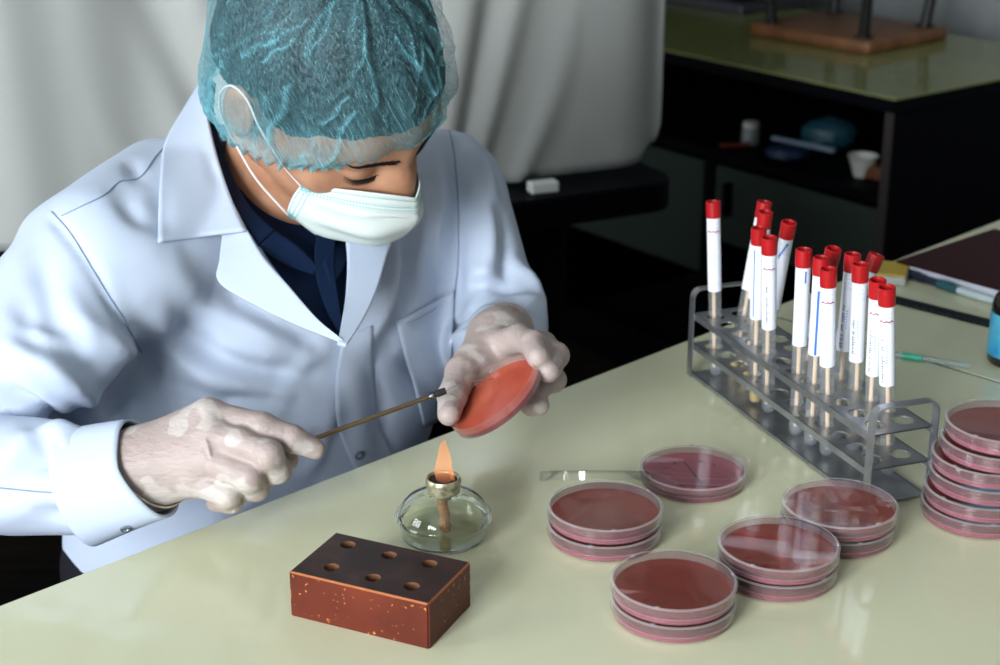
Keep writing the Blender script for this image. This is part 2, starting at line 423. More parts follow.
# ================================================================ TUBE RACK
RN = T(925, 499); RF = T(691, 376); dg = RF-RN; RW = .058; RL = math.sqrt(dg@dg-RW*RW)
ua = math.atan2(dg[1], dg[0])-math.atan2(RW, RL); RU = np.array([math.cos(ua), math.sin(ua), 0]); RV = np.array([-RU[1], RU[0], 0])
MK = frame((RN[0], RN[1], TZ), RU, (0, 0, 1))                 # x along the rack, y across it (towards the camera)
m_steel = mat('dull_steel', (.36, .37, .38), .33, .85); bump(m_steel, 60, .12, .0006, 4)
noise_col(m_steel, (.28, .29, .31), (.45, .46, .48), 25)
rack = empty('tube_rack', RN, 'dull steel two-row test tube rack holding red-capped tubes', 'test tube rack')
hx = [.019+k*.0257 for k in range(12)]; hy = [.0155, .0425]
def shelf(z, holes, name):
    bm = bmesh.new(); th = .0011; r = .0089; N = 24
    def cellgrid(zz, flip):
        xs = [0]+[(hx[k]+hx[k+1])/2 for k in range(11)]+[RL]; ys = [0, RW/2, RW]
        for i in range(12):
            for j in range(2):
                cx, cy = hx[i], hy[j]; x0, x1, y0, y1 = xs[i], xs[i+1], ys[j], ys[j+1]
                ring = [bm.verts.new((cx+r*math.cos(2*math.pi*k/N), cy+r*math.sin(2*math.pi*k/N), zz)) for k in range(N)]
                out = []
                for k in range(N):
                    a = 2*math.pi*k/N; dx, dy = math.cos(a), math.sin(a)
                    t = min(((x1-cx)/dx if dx > 1e-9 else (x0-cx)/dx if dx < -1e-9 else 9), ((y1-cy)/dy if dy > 1e-9 else (y0-cy)/dy if dy < -1e-9 else 9))
                    out.append(bm.verts.new((cx+dx*t, cy+dy*t, zz)))
                for k in range(N):
                    q = (ring[k], out[k], out[(k+1) % N], ring[(k+1) % N]); bm.faces.new(q if not flip else q[::-1])
                for (X, Y) in ((x0, y0), (x1, y0), (x0, y1), (x1, y1)):   # fill the corners
                    best = sorted(range(N), key=lambda k: abs(math.atan2(math.sin(2*math.pi*(k+.5)/N-math.atan2(Y-cy, X-cx)), math.cos(2*math.pi*(k+.5)/N-math.atan2(Y-cy, X-cx)))))[0]
                    a_, b_ = out[best], out[(best+1) % N]
                    if abs(a_.co.x-b_.co.x) > 1e-7 and abs(a_.co.y-b_.co.y) > 1e-7:
                        bm.faces.new((a_, bm.verts.new((X, Y, zz)), b_))
                if not flip:
                    low = [bm.verts.new((v.co.x, v.co.y, zz-th)) for v in ring]
                    for k in range(N): bm.faces.new((ring[k], ring[(k+1) % N], low[(k+1) % N], low[k]))
    if holes: cellgrid(z, False); cellgrid(z-th, True)
    else: box(bm, (0, 0, z-th), (RL, RW, z))
    for y in (0, RW): box(bm, (0, y-.0008, z-(.006 if holes else .003)), (RL, y+.0008, z))     # folded lips
    for v in bm.verts: v.co = MK @ v.co
    obj(name, bm, m_steel, rack)
shelf(.0045, False, 'base_plate'); shelf(.036, True, 'shelf'); shelf(.067, True, 'shelf')
for x in (-.001, RL+.001):
    bm = bmesh.new()
    prof = [(0-.0015, 0), (0-.0015, .081)]+[(-.0015+.009*(1-math.cos(a)), .081+.010*math.sin(a)) for a in np.linspace(.2, math.pi/2, 6)]
    prof = prof+[(RW-y, z) for y, z in prof[::-1]]
    pts = [np.array(MK @ Vector((x, y, z+.0006))) for y, z in prof]
    tube(bm, pts, 1, flat=(.009, .0013, RU)); obj('end_frame', bm, m_steel, rack)
    for yy in (-.0026, RW+.0026):
        for zz in (.0345, .0655):
            pass
# ================================================================ SWAB TUBES
m_cap = dull(mat('red_plastic_cap', (.36, .006, .008), .4), .3)
m_lab = mat('white_paper_label', (.74, .76, .82), .6)
m_tubep = thin_clear('frosted_tube_plastic', (.94, .95, .96), .12, .2, (.72, .75, .78))
m_stick = mat('wooden_swab_stick', (.85, .60, .38), .6)
m_cot = mat('swab_cotton', (.85, .80, .68), .9)
m_blue = mat('blue_print', (.02, .12, .50), .5); m_lblue = mat('pale_blue_print', (.28, .42, .72), .6); m_redp = mat('dark_red_print', (.35, .03, .04), .5); m_pen = mat('dark_pen_writing', (.06, .07, .12), .6)
m_medium = mat('yellow_medium', (.45, .30, .06), .3)
TUBES = [((.2148, 1.493), (.2051, 1.5039, .1814)), ((.2322, 1.5022), (.2551, 1.5057, .1805)), ((.2418, 1.4836), (.2502, 1.4688, .1812)),
 ((.2433, 1.424), (.2358, 1.4147, .1816)), ((.2523, 1.3999), (.2409, 1.3866, .1811)), ((.2523, 1.4628), (.2675, 1.4393, .1798)),
 ((.2689, 1.3486), (.265, 1.348, .182)), ((.2779, 1.3245), (.2759, 1.3249, .182)), ((.2746, 1.3888), (.2936, 1.3605, .1787)),
 ((.2884, 1.3036), (.2763, 1.2952, .1814)), ((.3023, 1.3363), (.3049, 1.3347, .182)), ((.3137, 1.3131), (.3059, 1.3075, .1817)),
 ((.276, 1.3566), (.3328, 1.3634, .1725)), ((.3241, 1.2923), (.3121, 1.2691, .1801)), ((.334, 1.2658), (.3153, 1.2501, .1803))]
TLAB = ['red-capped swab tube standing alone at the far left end of the rack',
 'red-capped swab tube at back of the far left cluster, its cap the highest there',
 'red-capped swab tube with cap just below the highest of the far left cluster',
 'red-capped tube with long blue stripe on its label, in the left cluster',
 'red-capped tube with dark red dash on its label, frontmost of the left cluster',
 'red-capped tube leaning right out of the left cluster, blue curved line on label',
 'upright red-capped tube with a short blue tick below its cap, middle of the rack',
 'red-capped tube with thick dark blue stripe, middle of the rack',
 'red-capped tube leaning right, behind the thick blue striped tube',
 'red-capped tube with red dash, just in front of the thick blue striped tube',
 'red-capped tube with handwriting, left of the right-hand cluster',
 'red-capped tube with pale blue print, between the handwritten ones on the right',
 'red-capped tube leaning far to the right, rearmost of the right-hand cluster',
 'red-capped tube half hidden behind the last tube at the near end',
 'red-capped tube with handwriting standing in the last hole at the near end of the rack']
def swab_tube(bot, top, i):
    ax = nrm(top-bot); Lt = float(np.linalg.norm(top-bot))
    toc = nrm(CAM*[1, 1, 0]-bot*[1, 1, 0])              # label seam faces the room's front
    M = frame(bot, toc, ax)
    t = empty('swab_tube', bot, TLAB[i], 'sample tube', 'red-capped swab tubes in the steel rack')
    R = .0062; N = 28
    lab0 = Lt-.089; cap0 = Lt-.0158
    bm = bmesh.new()
    lathe(bm, [(0, 0)]+[(R*math.sin(a), R-R*math.cos(a)) for a in np.linspace(.25, math.pi/2, 6)]+[(R, cap0+.003)], N, M)
    obj('tube', bm, m_tubep, t, True, 60)
    bm = bmesh.new(); lathe(bm, [(R+.0003, lab0), (R+.0004, lab0), (R+.0004, cap0-.0003), (R+.0001, cap0-.0003)], N, M); lb = obj('paper_label', bm, m_lab, t, True, 60)
    bm = bmesh.new(); Rc = R+.0009
    lathe(bm, [(R+.0001, cap0), (Rc, cap0), (Rc+.0002, cap0+.006), (Rc+.0002, Lt-.0006), (Rc-.0005, Lt), (Rc-.0013, Lt), (Rc-.0016, Lt-.0012), (Rc-.0018, Lt-.007), (0, Lt-.0075)], N, M)
    obj('cap', bm, m_cap, t, True, 40)
    bm = bmesh.new(); sx_, sy_ = random.uniform(-.002, .002), random.uniform(-.002, .002)
    tube(bm, [np.array(M @ Vector((sx_, sy_, .022))), np.array(M @ Vector((0, 0, cap0)))], .0019, 10); s = obj('swab_stick', bm, m_stick, t, True, 60)
    bm = bmesh.new(); rr = [(0, .008), (.0016, .009), (.0026, .013), (.0026, .021), (.0018, .026), (.0012, .028)]
    lathe(bm, rr, 14, M @ Matrix.Translation((sx_, sy_, 0))); obj('cotton_tip', bm, m_cot, s, True)
    # print on the label: thin raised patches that follow the paper
    def patch(bm, a0, a1, z0, z1, dr=.00055):
        n = max(2, int(abs(a1-a0)/.15)+1); r = R+dr; row = []
        for k in range(n):
            a = a0+(a1-a0)*k/(n-1); row.append([bm.verts.new(M @ Vector((r*math.cos(a), r*math.sin(a), z))) for z in (z0, z1)])
        for p_, q_ in zip(row, row[1:]): bm.faces.new((p_[0], q_[0], q_[1], p_[1]))
    rnd = random.Random(i*11+3)
    bm = bmesh.new()
    for k in range(3):
        z = cap0-.006-.004*k
        a = -.7
        while a < .6:
            w_ = rnd.uniform(.05, .16); patch(bm, a, a+w_, z, z+.0007); a += w_+rnd.uniform(.08, .2)
    patch(bm, -1.5, 1.5, cap0-.0155, cap0-.0153)
    if i in (0, 10, 11, 14, 13, 7):
        for k in range(7): patch(bm, -.12+rnd.uniform(-.05, .05), .10, lab0+.022+.0026*k, lab0+.0233+.0026*k)
    obj('print', bm, m_lblue, lb)
    if i in (0, 4, 9, 13, 14, 2):
        bm = bmesh.new()
        for k in range(9): patch(bm, -.9+.2*k, -.7+.2*k, cap0-.0138+.0006*math.sin(k*2), cap0-.0125+.0006*math.sin(k*2))
        obj('red_dash', bm, m_redp, lb)
    if i in (3, 7, 6, 5):
        bm = bmesh.new()
        if i == 3: patch(bm, -.62, -.45, lab0+.003, cap0-.004); 
        if i == 7: patch(bm, -.22, .08, lab0+.001, cap0-.013)
        if i == 6: patch(bm, .28, .5, cap0-.014, cap0-.003)
        if i == 5:
            for k in range(6): patch(bm, -.7+.2*k, -.5+.2*k, cap0-.020+.003*k, cap0-.016+.003*min(k, 4))
        obj('blue_stripe', bm, m_blue, lb)
    if i in (10, 14, 13, 4, 11):
        bm = bmesh.new(); z = lab0+.004; a0 = -.75 if i != 4 else -.5
        while z < cap0-.030:
            if rnd.random() < .8:
                patch(bm, a0+rnd.uniform(0, .15), a0+rnd.uniform(.3, .6), z, z+.0006); patch(bm, a0+.1, a0+.2, z, z+.0018)
            z += rnd.uniform(.0016, .003)
        obj('handwriting', bm, m_pen, lb)
    if i in (2, 1, 3):
        bm = bmesh.new(); lathe(bm, [(0, .0012), (R-.001, .003), (R-.0007, .016), (0, .016)], 20, M); obj('medium', bm, m_medium, t, True, 50)
for i, ((bx, by), tp) in enumerate(TUBES):
    swab_tube(np.array([bx, by, TZ+.0052]), np.array([tp[0], tp[1], TZ+tp[2]]), i)

# ================================================================ WOODEN BLOCK WITH HOLES
BH = .036
B_tl, B_nl, B_nr, B_fr = T(334, 531, BH), T(288.5, 571.5, BH), T(428.5, 604.5, BH), T(468, 562, BH)
m_blk_t = mat('dark_stained_wood_top', (.035, .018, .016), .38); noise_col(m_blk_t, (.020, .008, .008), (.060, .026, .022), 40, 8, .40, .8); dull(m_blk_t, .3); 
m_blk = dull(mat('red_stained_wood', (.26, .045, .018), .45), .3)
n_, l_, b_ = nodes(m_blk)
tc_ = n_.new('ShaderNodeTexCoord'); t1 = n_.new('ShaderNodeTexNoise'); t1.inputs['Scale'].default_value = 260; t1.inputs['Detail'].default_value = 3; l_.new(tc_.outputs['Object'], t1.inputs['Vector'])
t2 = n_.new('ShaderNodeTexNoise'); t2.inputs['Scale'].default_value = 14; l_.new(tc_.outputs['Object'], t2.inputs['Vector'])
rr_ = n_.new('ShaderNodeValToRGB'); rr_.color_ramp.elements[0].position = .66; rr_.color_ramp.elements[0].color = (0, 0, 0, 1); rr_.color_ramp.elements[1].position = .70; rr_.color_ramp.elements[1].color = (1, 1, 1, 1); l_.new(t1.outputs['Fac'], rr_.inputs[0])
r2_ = n_.new('ShaderNodeValToRGB'); r2_.color_ramp.elements[0].position = .3; r2_.color_ramp.elements[0].color = (.075, .010, .004, 1); r2_.color_ramp.elements[1].position = .7; r2_.color_ramp.elements[1].color = (.135, .021, .007, 1); l_.new(t2.outputs['Fac'], r2_.inputs[0])
mx_ = n_.new('ShaderNodeMix'); mx_.data_type = 'RGBA'; l_.new(rr_.outputs[0], mx_.inputs[0]); l_.new(r2_.outputs[0], mx_.inputs[6]); mx_.inputs[7].default_value = (.55, .22, .05, 1); l_.new(mx_.outputs[2], b_.inputs['Base Color'])
m_hole = mat('shaded_bare_wood_in_holes', (.15, .06, .025), .8)  # bare wood, its colour darkened to paint in the shade down the holes
m_worn = mat('worn_orange_edge', (.36, .11, .03), .5)
bu = nrm(B_nr-B_nl); bv = np.array([-bu[1], bu[0], 0]); bl = float(np.linalg.norm(B_nr-B_nl)); bd = float(abs((B_fr-B_nr)@bv))*.5+float(abs((B_tl-B_nl)@bv))*.5
MBk = frame((B_nl[0], B_nl[1], TZ+.0002), bu, (0, 0, 1)); bh = BH
blk = empty('wooden_block', (B_nl+B_fr)/2*[1, 1, 0]+[0, 0, TZ], 'dark red stained wooden block with six drilled holes, left of the spirit lamp', 'wooden block')
bm = bmesh.new()
hs = []
for (px, py) in ((348, 545), (389, 555.5), (429.5, 564), (331.5, 567.5), (373, 578), (411.5, 586.5)):
    w3 = T(px, py, BH)-B_nl; hs.append((float(w3@bu), float(w3@bv)))
xs = [0, (hs[0][0]+hs[1][0])/2*.5+(hs[3][0]+hs[4][0])/2*.5, (hs[1][0]+hs[2][0])/4+(hs[4][0]+hs[5][0])/4, bl]; ymid = (hs[1][1]+hs[4][1])/2
top = []
def holed(cx, cy, x0, x1, y0, y1, r=.0058, N=24, depth=.02):
    ring = [bm.verts.new((cx+r*math.cos(2*math.pi*k/N), cy+r*math.sin(2*math.pi*k/N), bh)) for k in range(N)]
    out = []
    cor = []
    for k in range(N):
        a = 2*math.pi*k/N; dx, dy = math.cos(a), math.sin(a)
        t = min(((x1-cx)/dx if dx > 1e-9 else (x0-cx)/dx if dx < -1e-9 else 9), ((y1-cy)/dy if dy > 1e-9 else (y0-cy)/dy if dy < -1e-9 else 9))
        out.append(bm.verts.new((cx+dx*t, cy+dy*t, bh)))
    for k in range(N):
        bm.faces.new((ring[k], out[k], out[(k+1) % N], ring[(k+1) % N]))
        a_, b_2 = out[k], out[(k+1) % N]
        if abs(a_.co.x-b_2.co.x) > 1e-7 and abs(a_.co.y-b_2.co.y) > 1e-7:
            X = x1 if max(a_.co.x, b_2.co.x) > x1-1e-6 else x0; Y = y1 if max(a_.co.y, b_2.co.y) > y1-1e-6 else y0
            bm.faces.new((a_, bm.verts.new((X, Y, bh)), b_2))
    low = [bm.verts.new((v.co.x, v.co.y, bh-depth)) for v in ring]
    for k in range(N):
        f_ = bm.faces.new((ring[k], ring[(k+1) % N], low[(k+1) % N], low[k])); f_.material_index = 1
    bm.faces.new(low).material_index = 1
ins = .0012
for q, (cx, cy) in enumerate(hs):
    i_, j_ = q % 3, (1 if q < 3 else 0)
    X0, X1 = xs[i_], xs[i_+1]; Y0, Y1 = (0, ymid) if j_ == 0 else (ymid, bd)
    holed(cx, cy, max(X0, ins), min(X1, bl-ins), max(Y0, ins), min(Y1, bd-ins))
for v in bm.verts: v.co = MBk @ v.co
obj('top_face', bm, [m_blk_t, m_hole], blk)
bm = bmesh.new()
ring_t = [(ins, ins), (bl-ins, ins), (bl-ins, bd-ins), (ins, bd-ins)]; ring_s = [(0, 0), (bl, 0), (bl, bd), (0, bd)]
A_ = [bm.verts.new((x, y, bh)) for x, y in ring_t]; B_ = [bm.verts.new((x, y, bh-ins)) for x, y in ring_s]; C_ = [bm.verts.new((x, y, 0)) for x, y in ring_s]
for k in range(4):
    f_ = bm.faces.new((A_[k], A_[(k+1) % 4], B_[(k+1) % 4], B_[k])); f_.material_index = 1
    bm.faces.new((B_[k], B_[(k+1) % 4], C_[(k+1) % 4], C_[k]))
bm.faces.new(C_)
es = [e for e in bm.edges if abs(e.verts[0].co.z-e.verts[1].co.z) > .02]
bmesh.ops.bevel(bm, geom=es, offset=.0012, segments=2, affect='EDGES')
for v in bm.verts: v.co = MBk @ v.co
obj('body', bm, [m_blk, m_worn], blk)

# ================================================================ SPIRIT LAMP
lc_ = T(444, 536, 0)
m_glass = mat('old_clear_glass', (.97, 1.0, .94), .02); m_glass.node_tree.nodes['Principled BSDF'].inputs['Transmission Weight'].default_value = 1.0; m_glass.node_tree.nodes['Principled BSDF'].inputs['IOR'].default_value = 1.42
m_glass_thin = thin_clear('thin_glass', (.99, .995, .98), .02, .09, (.92, .94, .82), 1.5)
m_wick = mat('sooty_wick', (.02, .012, .016), .9); bump(m_wick, 900, 1.0, .002)
m_cord = mat('brown_cotton_wick_cord', (.40, .20, .10), .9); bump(m_cord, 500, .8, .002)
m_collar = mat('tarnished_brass_collar', (.42, .38, .22), .4, .6); noise_col(m_collar, (.20, .18, .10), (.55, .52, .36), 160, 4)
lamp = empty('spirit_lamp', lc_, 'round clear glass spirit lamp with a small orange flame, behind the wooden block', 'spirit lamp')
ML = Matrix.Translation(V(lc_))
prof = [(.000, .0010), (.030, .0010), (.0335, .002), (.0347, .0045), (.0348, .0145), (.0352, .0155), (.0380, .0160), (.0392, .0185), (.0380, .0210), (.0360, .0218), (.0352, .0235), (.0330, .0285), (.0285, .0330), (.0220, .0362), (.0160, .0388), (.0130, .0396), (.0122, .0415), (.0122, .046)]
prof = [(r, z) for r, z in prof]
bm = bmesh.new(); lathe(bm, prof+[(max(r-.0016, 0), z+(.0018 if z < .003 else -.0006)) for r, z in prof[::-1]], 96, ML)
obj('glass_bowl', bm, m_glass, lamp, True, 75)
bm = bmesh.new(); lathe(bm, [(.0128, .0395), (.0132, .040), (.0133, .0445), (.0139, .0465), (.0143, .0485), (.0141, .0505), (.0133, .0520), (.0124, .0520), (.0112, .0505), (.0112, .0405)], 64, ML)
obj('collar', bm, m_collar, lamp, True, 40)
bm = bmesh.new(); vs_ = lathe(bm, [(0.0111, .042), (.0111, .0495), (.0098, .0508), (.007, .0500), (.004, .0510), (0, .0505)], 32, ML)
wk = obj('wick', bm, m_wick, lamp, True)
bm = bmesh.new(); tube(bm, [lc_+[0, 0, .043], lc_+[0, 0, .034]], .0062, 20); obj('wick_tube', bm, m_collar, lamp, True, 40)
bm = bmesh.new(); tube(bm, smooth_path([lc_+[0, 0, .036], lc_+[-.001, .0, .028], lc_+[.001, 0, .018], lc_+[0, 0, .010], lc_+[.003, .002, .0065]], 6), .0042, 10)
obj('wick_cord', bm, m_cord, lamp, True)
m_spirit = thin_clear('spirit', (.93, .92, .84), .02)
bm = bmesh.new(); lathe(bm, [(0, .010), (.0328, .010)], 64, ML); obj('spirit_surface', bm, m_spirit, lamp, True)
# flame
m_fl = bpy.data.materials.new('flame'); m_fl.use_nodes = True; n_, l_ = m_fl.node_tree.nodes, m_fl.node_tree.links; n_.remove(n_['Principled BSDF'])
em = n_.new('ShaderNodeEmission'); tp_ = n_.new('ShaderNodeBsdfTransparent'); ad = n_.new('ShaderNodeMixShader'); tc_ = n_.new('ShaderNodeTexCoord'); sp_ = n_.new('ShaderNodeSeparateXYZ')
rc = n_.new('ShaderNodeValToRGB'); rc.color_ramp.elements[0].color = (1.0, .30, .10, 1); rc.color_ramp.elements[1].color = (1.0, .33, .08, 1); e_ = rc.color_ramp.elements.new(.45); e_.color = (1.0, .48, .22, 1)
ra_ = n_.new('ShaderNodeValToRGB'); ra_.color_ramp.elements[0].color = (.06, .06, .06, 1); ra_.color_ramp.elements[1].color = (.28, .28, .28, 1); ra_.color_ramp.elements[1].position = 1; e_ = ra_.color_ramp.elements.new(.35); e_.color = (.48, .48, .48, 1)
l_.new(tc_.outputs['Generated'], sp_.inputs[0]); l_.new(sp_.outputs[2], rc.inputs[0]); l_.new(sp_.outputs[2], ra_.inputs[0]); l_.new(rc.outputs[0], em.inputs[0]); em.inputs[1].default_value = 1.15
l_.new(ra_.outputs[0], ad.inputs[0]); l_.new(tp_.outputs[0], ad.inputs[1]); l_.new(em.outputs[0], ad.inputs[2]); l_.new(ad.outputs[0], n_['Material Output'].inputs[0])
bm = bmesh.new()
def fl(pts, rs): tube(bm, smooth_path([lc_+np.array(p) for p in pts], 5), list(np.interp(np.linspace(0, 1, (len(pts)-1)*5+1), np.linspace(0, 1, len(rs)), rs)), 16)
fl([(.001, 0, .0500), (.000, 0, .058), (.001, 0, .068), (.0005, 0, .078), (.0015, 0, .085)], [.0066, .0069, .0058, .0034, .0003])
fl([(.0085, -.003, .0500), (.0070, -.002, .056), (.0055, 0, .064)], [.0008, .0018, .0003])
obj('flame', bm, m_fl, lamp, True)
# ================================================================ ITEMS ON THE FAR TABLE
m_maroon = dull(mat('maroon_cover', (.035, .006, .009), .5)); m_page = mat('page_edges', (.62, .64, .72), .7)
def quadframe(a, b, zoff=0.0):                # x axis from a to b on the table
    u = nrm((b-a)*[1, 1, 0]); return frame((a[0], a[1], TZ+zoff), u, (0, 0, 1)), float(np.linalg.norm((b-a)[:2]))
a = T(895, 273); b = T(1000, 303); Mn, _ = quadframe(a, b); LN = .29; WN = .205
nb = empty('notebook', a, 'closed maroon notebook with white page edges on the far table', 'notebook')
bm = bmesh.new(); box(bm, (.002, .002, .0022), (LN-.002, WN-.001, .0130), Mn); obj('pages', bm, m_page, nb)
bm = bmesh.new(); box(bm, (0, 0, .0002), (LN, WN, .002), Mn, .0008); box(bm, (0, 0, .0132), (LN, WN, .0155), Mn, .0008); box(bm, (0, WN-.001, .002), (LN, WN+.001, .0135), Mn)
obj('cover', bm, m_maroon, nb)
m_navy = mat('navy_plastic', (.008, .012, .035), .3); m_teal = mat('teal_plastic', (.02, .10, .13), .3); m_clearp = mat('pale_pen_barrel', (.50, .60, .62), .3)
def pen(a, b, label, m1, m2, split=.4):
    a = a+[0, 0, .0052]; b = b+[0, 0, .0052]
    t = empty('pen', a, label, 'pen')
    c = a+(b-a)*split
    bm = bmesh.new(); tube(bm, [a, a+(c-a)*.05, c], [.003, .0050, .0050], 14); obj('cap', bm, m1, t, True, 40)
    bm = bmesh.new(); tube(bm, [c, c+(b-c)*.85, b], [.0042, .0042, .0012], 14); obj('barrel', bm, m2, t, True, 40)
    bm = bmesh.new(); tube(bm, [a+(c-a)*.1+[0, 0, .0057], a+(c-a)*.8+[0, 0, .0057]], .0009, 6); obj('clip', bm, m1, t)
pen(T(903, 277), T(946, 290), 'dark navy capped pen lying along the notebook edge', m_navy, m_navy, .5)
pen(T(937, 288), T(996, 306), 'pen with teal cap and pale barrel beside the notebook', m_teal, m_clearp, .36)
m_rul = dull(mat('black_ruler_plastic', (.004, .009, .013), .5))
a = T(890, 303); b = T(993, 329); Mr, L_ = quadframe(a, b)
ru = empty('ruler', a, 'black plastic ruler lying in front of the notebook', 'ruler')
bm = bmesh.new(); box(bm, (-.05, 0, .0001), (L_, .022, .0022), Mr, .0006); obj('strip', bm, m_rul, ru)
m_tick = mat('ruler_marks', (.25, .3, .32), .6)
bm = bmesh.new()
for k in range(int((L_+.045)/.005)): box(bm, (-.045+.005*k, .0005, .0022), (-.0446+.005*k, .0025+(.002 if k % 2 else 0), .00225), Mr)
ru2 = obj('marks', bm, m_tick, ru); ru2['kind'] = 'stuff'
m_yel = mat('yellow_plastic', (.55, .38, .04), .4); m_gry = mat('grey_plastic', (.45, .46, .44), .4)
a = T(868, 283); b = T(905, 287); My, L_ = quadframe(a, b)
yb = empty('small_box', a, 'small grey box with a yellow lid behind the tube rack', 'box')
bm = bmesh.new(); box(bm, (0, 0, .0002), (L_, .055, .010), My, .002); obj('body', bm, m_gry, yb)
bm = bmesh.new(); box(bm, (.001, .001, .0102), (L_-.001, .054, .013), My, .001); obj('lid', bm, m_yel, yb)
m_green = mat('green_hub', (.05, .50, .32), .35); m_needlecap = thin_clear('needle_cap', (.9, .95, .95), .1, .25, (.75, .85, .85))
a = T(902, 359)+[0, 0, .004]; b = T(970, 370)+[0, 0, .004]
sy = empty('syringe_needle', a, 'capped needle with green hub lying near the table seam', 'needle')
bm = bmesh.new(); tube(bm, [a, a+(b-a)*.06, a+(b-a)*.3], [.0034, .0034, .0034], 14); obj('hub', bm, m_green, sy, True, 40)
bm = bmesh.new(); tube(bm, [a+(b-a)*.3, a+(b-a)*.36, b], [.0038, .0034, .0026], 14); obj('needle_cap', bm, m_needlecap, sy, True, 40)
bm = bmesh.new(); tube(bm, [a-(b-a)*.12, a], .0038, 14); obj('fitting', bm, m_needlecap, sy, True, 40)
m_amber = mat('dark_bottle_glass', (.012, .010, .008), .08); m_blab = mat('blue_label', (.03, .32, .55), .4)
noise_col(m_blab, (.02, .26, .50), (.10, .45, .62), 40)
c = T(1015, 362); Mb = Matrix.Translation(V(c)); 
bt = empty('reagent_bottle', c, 'dark bottle with bright blue label at the right edge of the photo', 'bottle')
bm = bmesh.new(); lathe(bm, [(0, .0), (.026, .0), (.0285, .003), (.0285, .062), (.026, .070), (.016, .079), (.0125, .083), (.0125, .092), (0, .092)], 64, Mb); obj('bottle_body', bm, m_amber, bt, True, 40)
bm = bmesh.new(); lathe(bm, [(.0286, .010), (.0290, .0102), (.0290, .0545), (.0286, .0547)], 64, Mb); lb_ = obj('bottle_label', bm, m_blab, bt, True, 40)
bm = bmesh.new(); lathe(bm, [(.0127, .085), (.0148, .0852), (.0148, .103), (.0135, .105), (0, .105)], 40, Mb); obj('screw_cap', bm, m_navy, bt, True, 40)

# ================================================================ BLACK DESK AND CURTAIN BEHIND THE PERSON
m_blk2 = dull(mat('black_laminate', (.002, .002, .004), .5), .05); m_blkp = dull(mat('black_panel', (.002, .002, .003), .7), .05)
D0 = T(684, 178, 0); D1 = T(505, 203, 0); du_ = nrm(D1-D0); dv_ = np.array([du_[1], -du_[0], 0])*1.0
if dv_[1] < 0: dv_ = -dv_
MD = Matrix(((du_[0], dv_[0], 0, D0[0]), (du_[1], dv_[1], 0, D0[1]), (0, 0, 1, 0), (0, 0, 0, 1)))  # x leftwards along the front, y backwards
desk = empty('desk', (D0[0], D0[1], 0), 'black desk with a rounded corner behind the person, curtain resting on it', 'desk')
bm = bmesh.new(); out = []
LD, WD, RC = 1.7, .50, .055
for cx, cy, a0 in ((RC, RC, 180), (LD-RC, RC, 270), (LD-RC, WD-RC, 0), (RC, WD-RC, 90)):
    for k in range(9):
        an = math.radians(a0+k*11.25); out.append((cx+RC*math.cos(an), cy+RC*math.sin(an)))
lo_ = [bm.verts.new((x, y, TZ-.045)) for x, y in out]; hi_ = [bm.verts.new((x, y, TZ-.003)) for x, y in out]; md_ = [bm.verts.new((x, y, TZ-.006)) for x, y in out]
for v_, (x, y) in zip(hi_, out): v_.co = Vector((LD/2+(x-LD/2)*.996, WD/2+(y-WD/2)*.988, TZ-.002))
n = len(out)
for k in range(n):
    bm.faces.new((lo_[k], lo_[(k+1) % n], md_[(k+1) % n], md_[k])); bm.faces.new((md_[k], md_[(k+1) % n], hi_[(k+1) % n], hi_[k]))
bm.faces.new(hi_); bm.faces.new(lo_[::-1])
for v in bm.verts: v.co = MD @ v.co
obj('desktop', bm, m_blk2, desk)
bm = bmesh.new(); box(bm, (.17, .06, 0), (.60, WD-.03, TZ-.0455), MD, .004); ds = obj('drawer_unit', bm, m_blkp, desk)
bm = bmesh.new(); box(bm, (LD-.60, .06, 0), (LD-.05, WD-.03, TZ-.0455), MD, .004); obj('drawer_unit', bm, m_blkp, desk)
bm = bmesh.new(); box(bm, (.60, WD-.06, .2), (LD-.6, WD-.04, TZ-.0455), MD); obj('back_panel', bm, m_blkp, desk)
for k in range(3):
    bm = bmesh.new(); box(bm, (.175, .05, .08+.2*k), (.595, .0598, .27+.2*k), MD, .003); dr = obj('drawer', bm, m_blkp, desk)
    bm = bmesh.new(); box(bm, (.34, .036, .17+.2*k), (.43, .0499, .185+.2*k), MD, .003); obj('handle', bm, m_blkp, dr)
c = T(547, 193); Mt_, _ = quadframe(T(532, 194), T(560, 191), -.0018)
bm = bmesh.new(); box(bm, (0, 0, 0), (.042, .022, .016), Mt_, .003, 3)
tag(obj('eraser', bm, mat('white_rubber', (.75, .76, .74), .6)), 'small white eraser-like block on the black desk at the curtain hem', 'eraser')
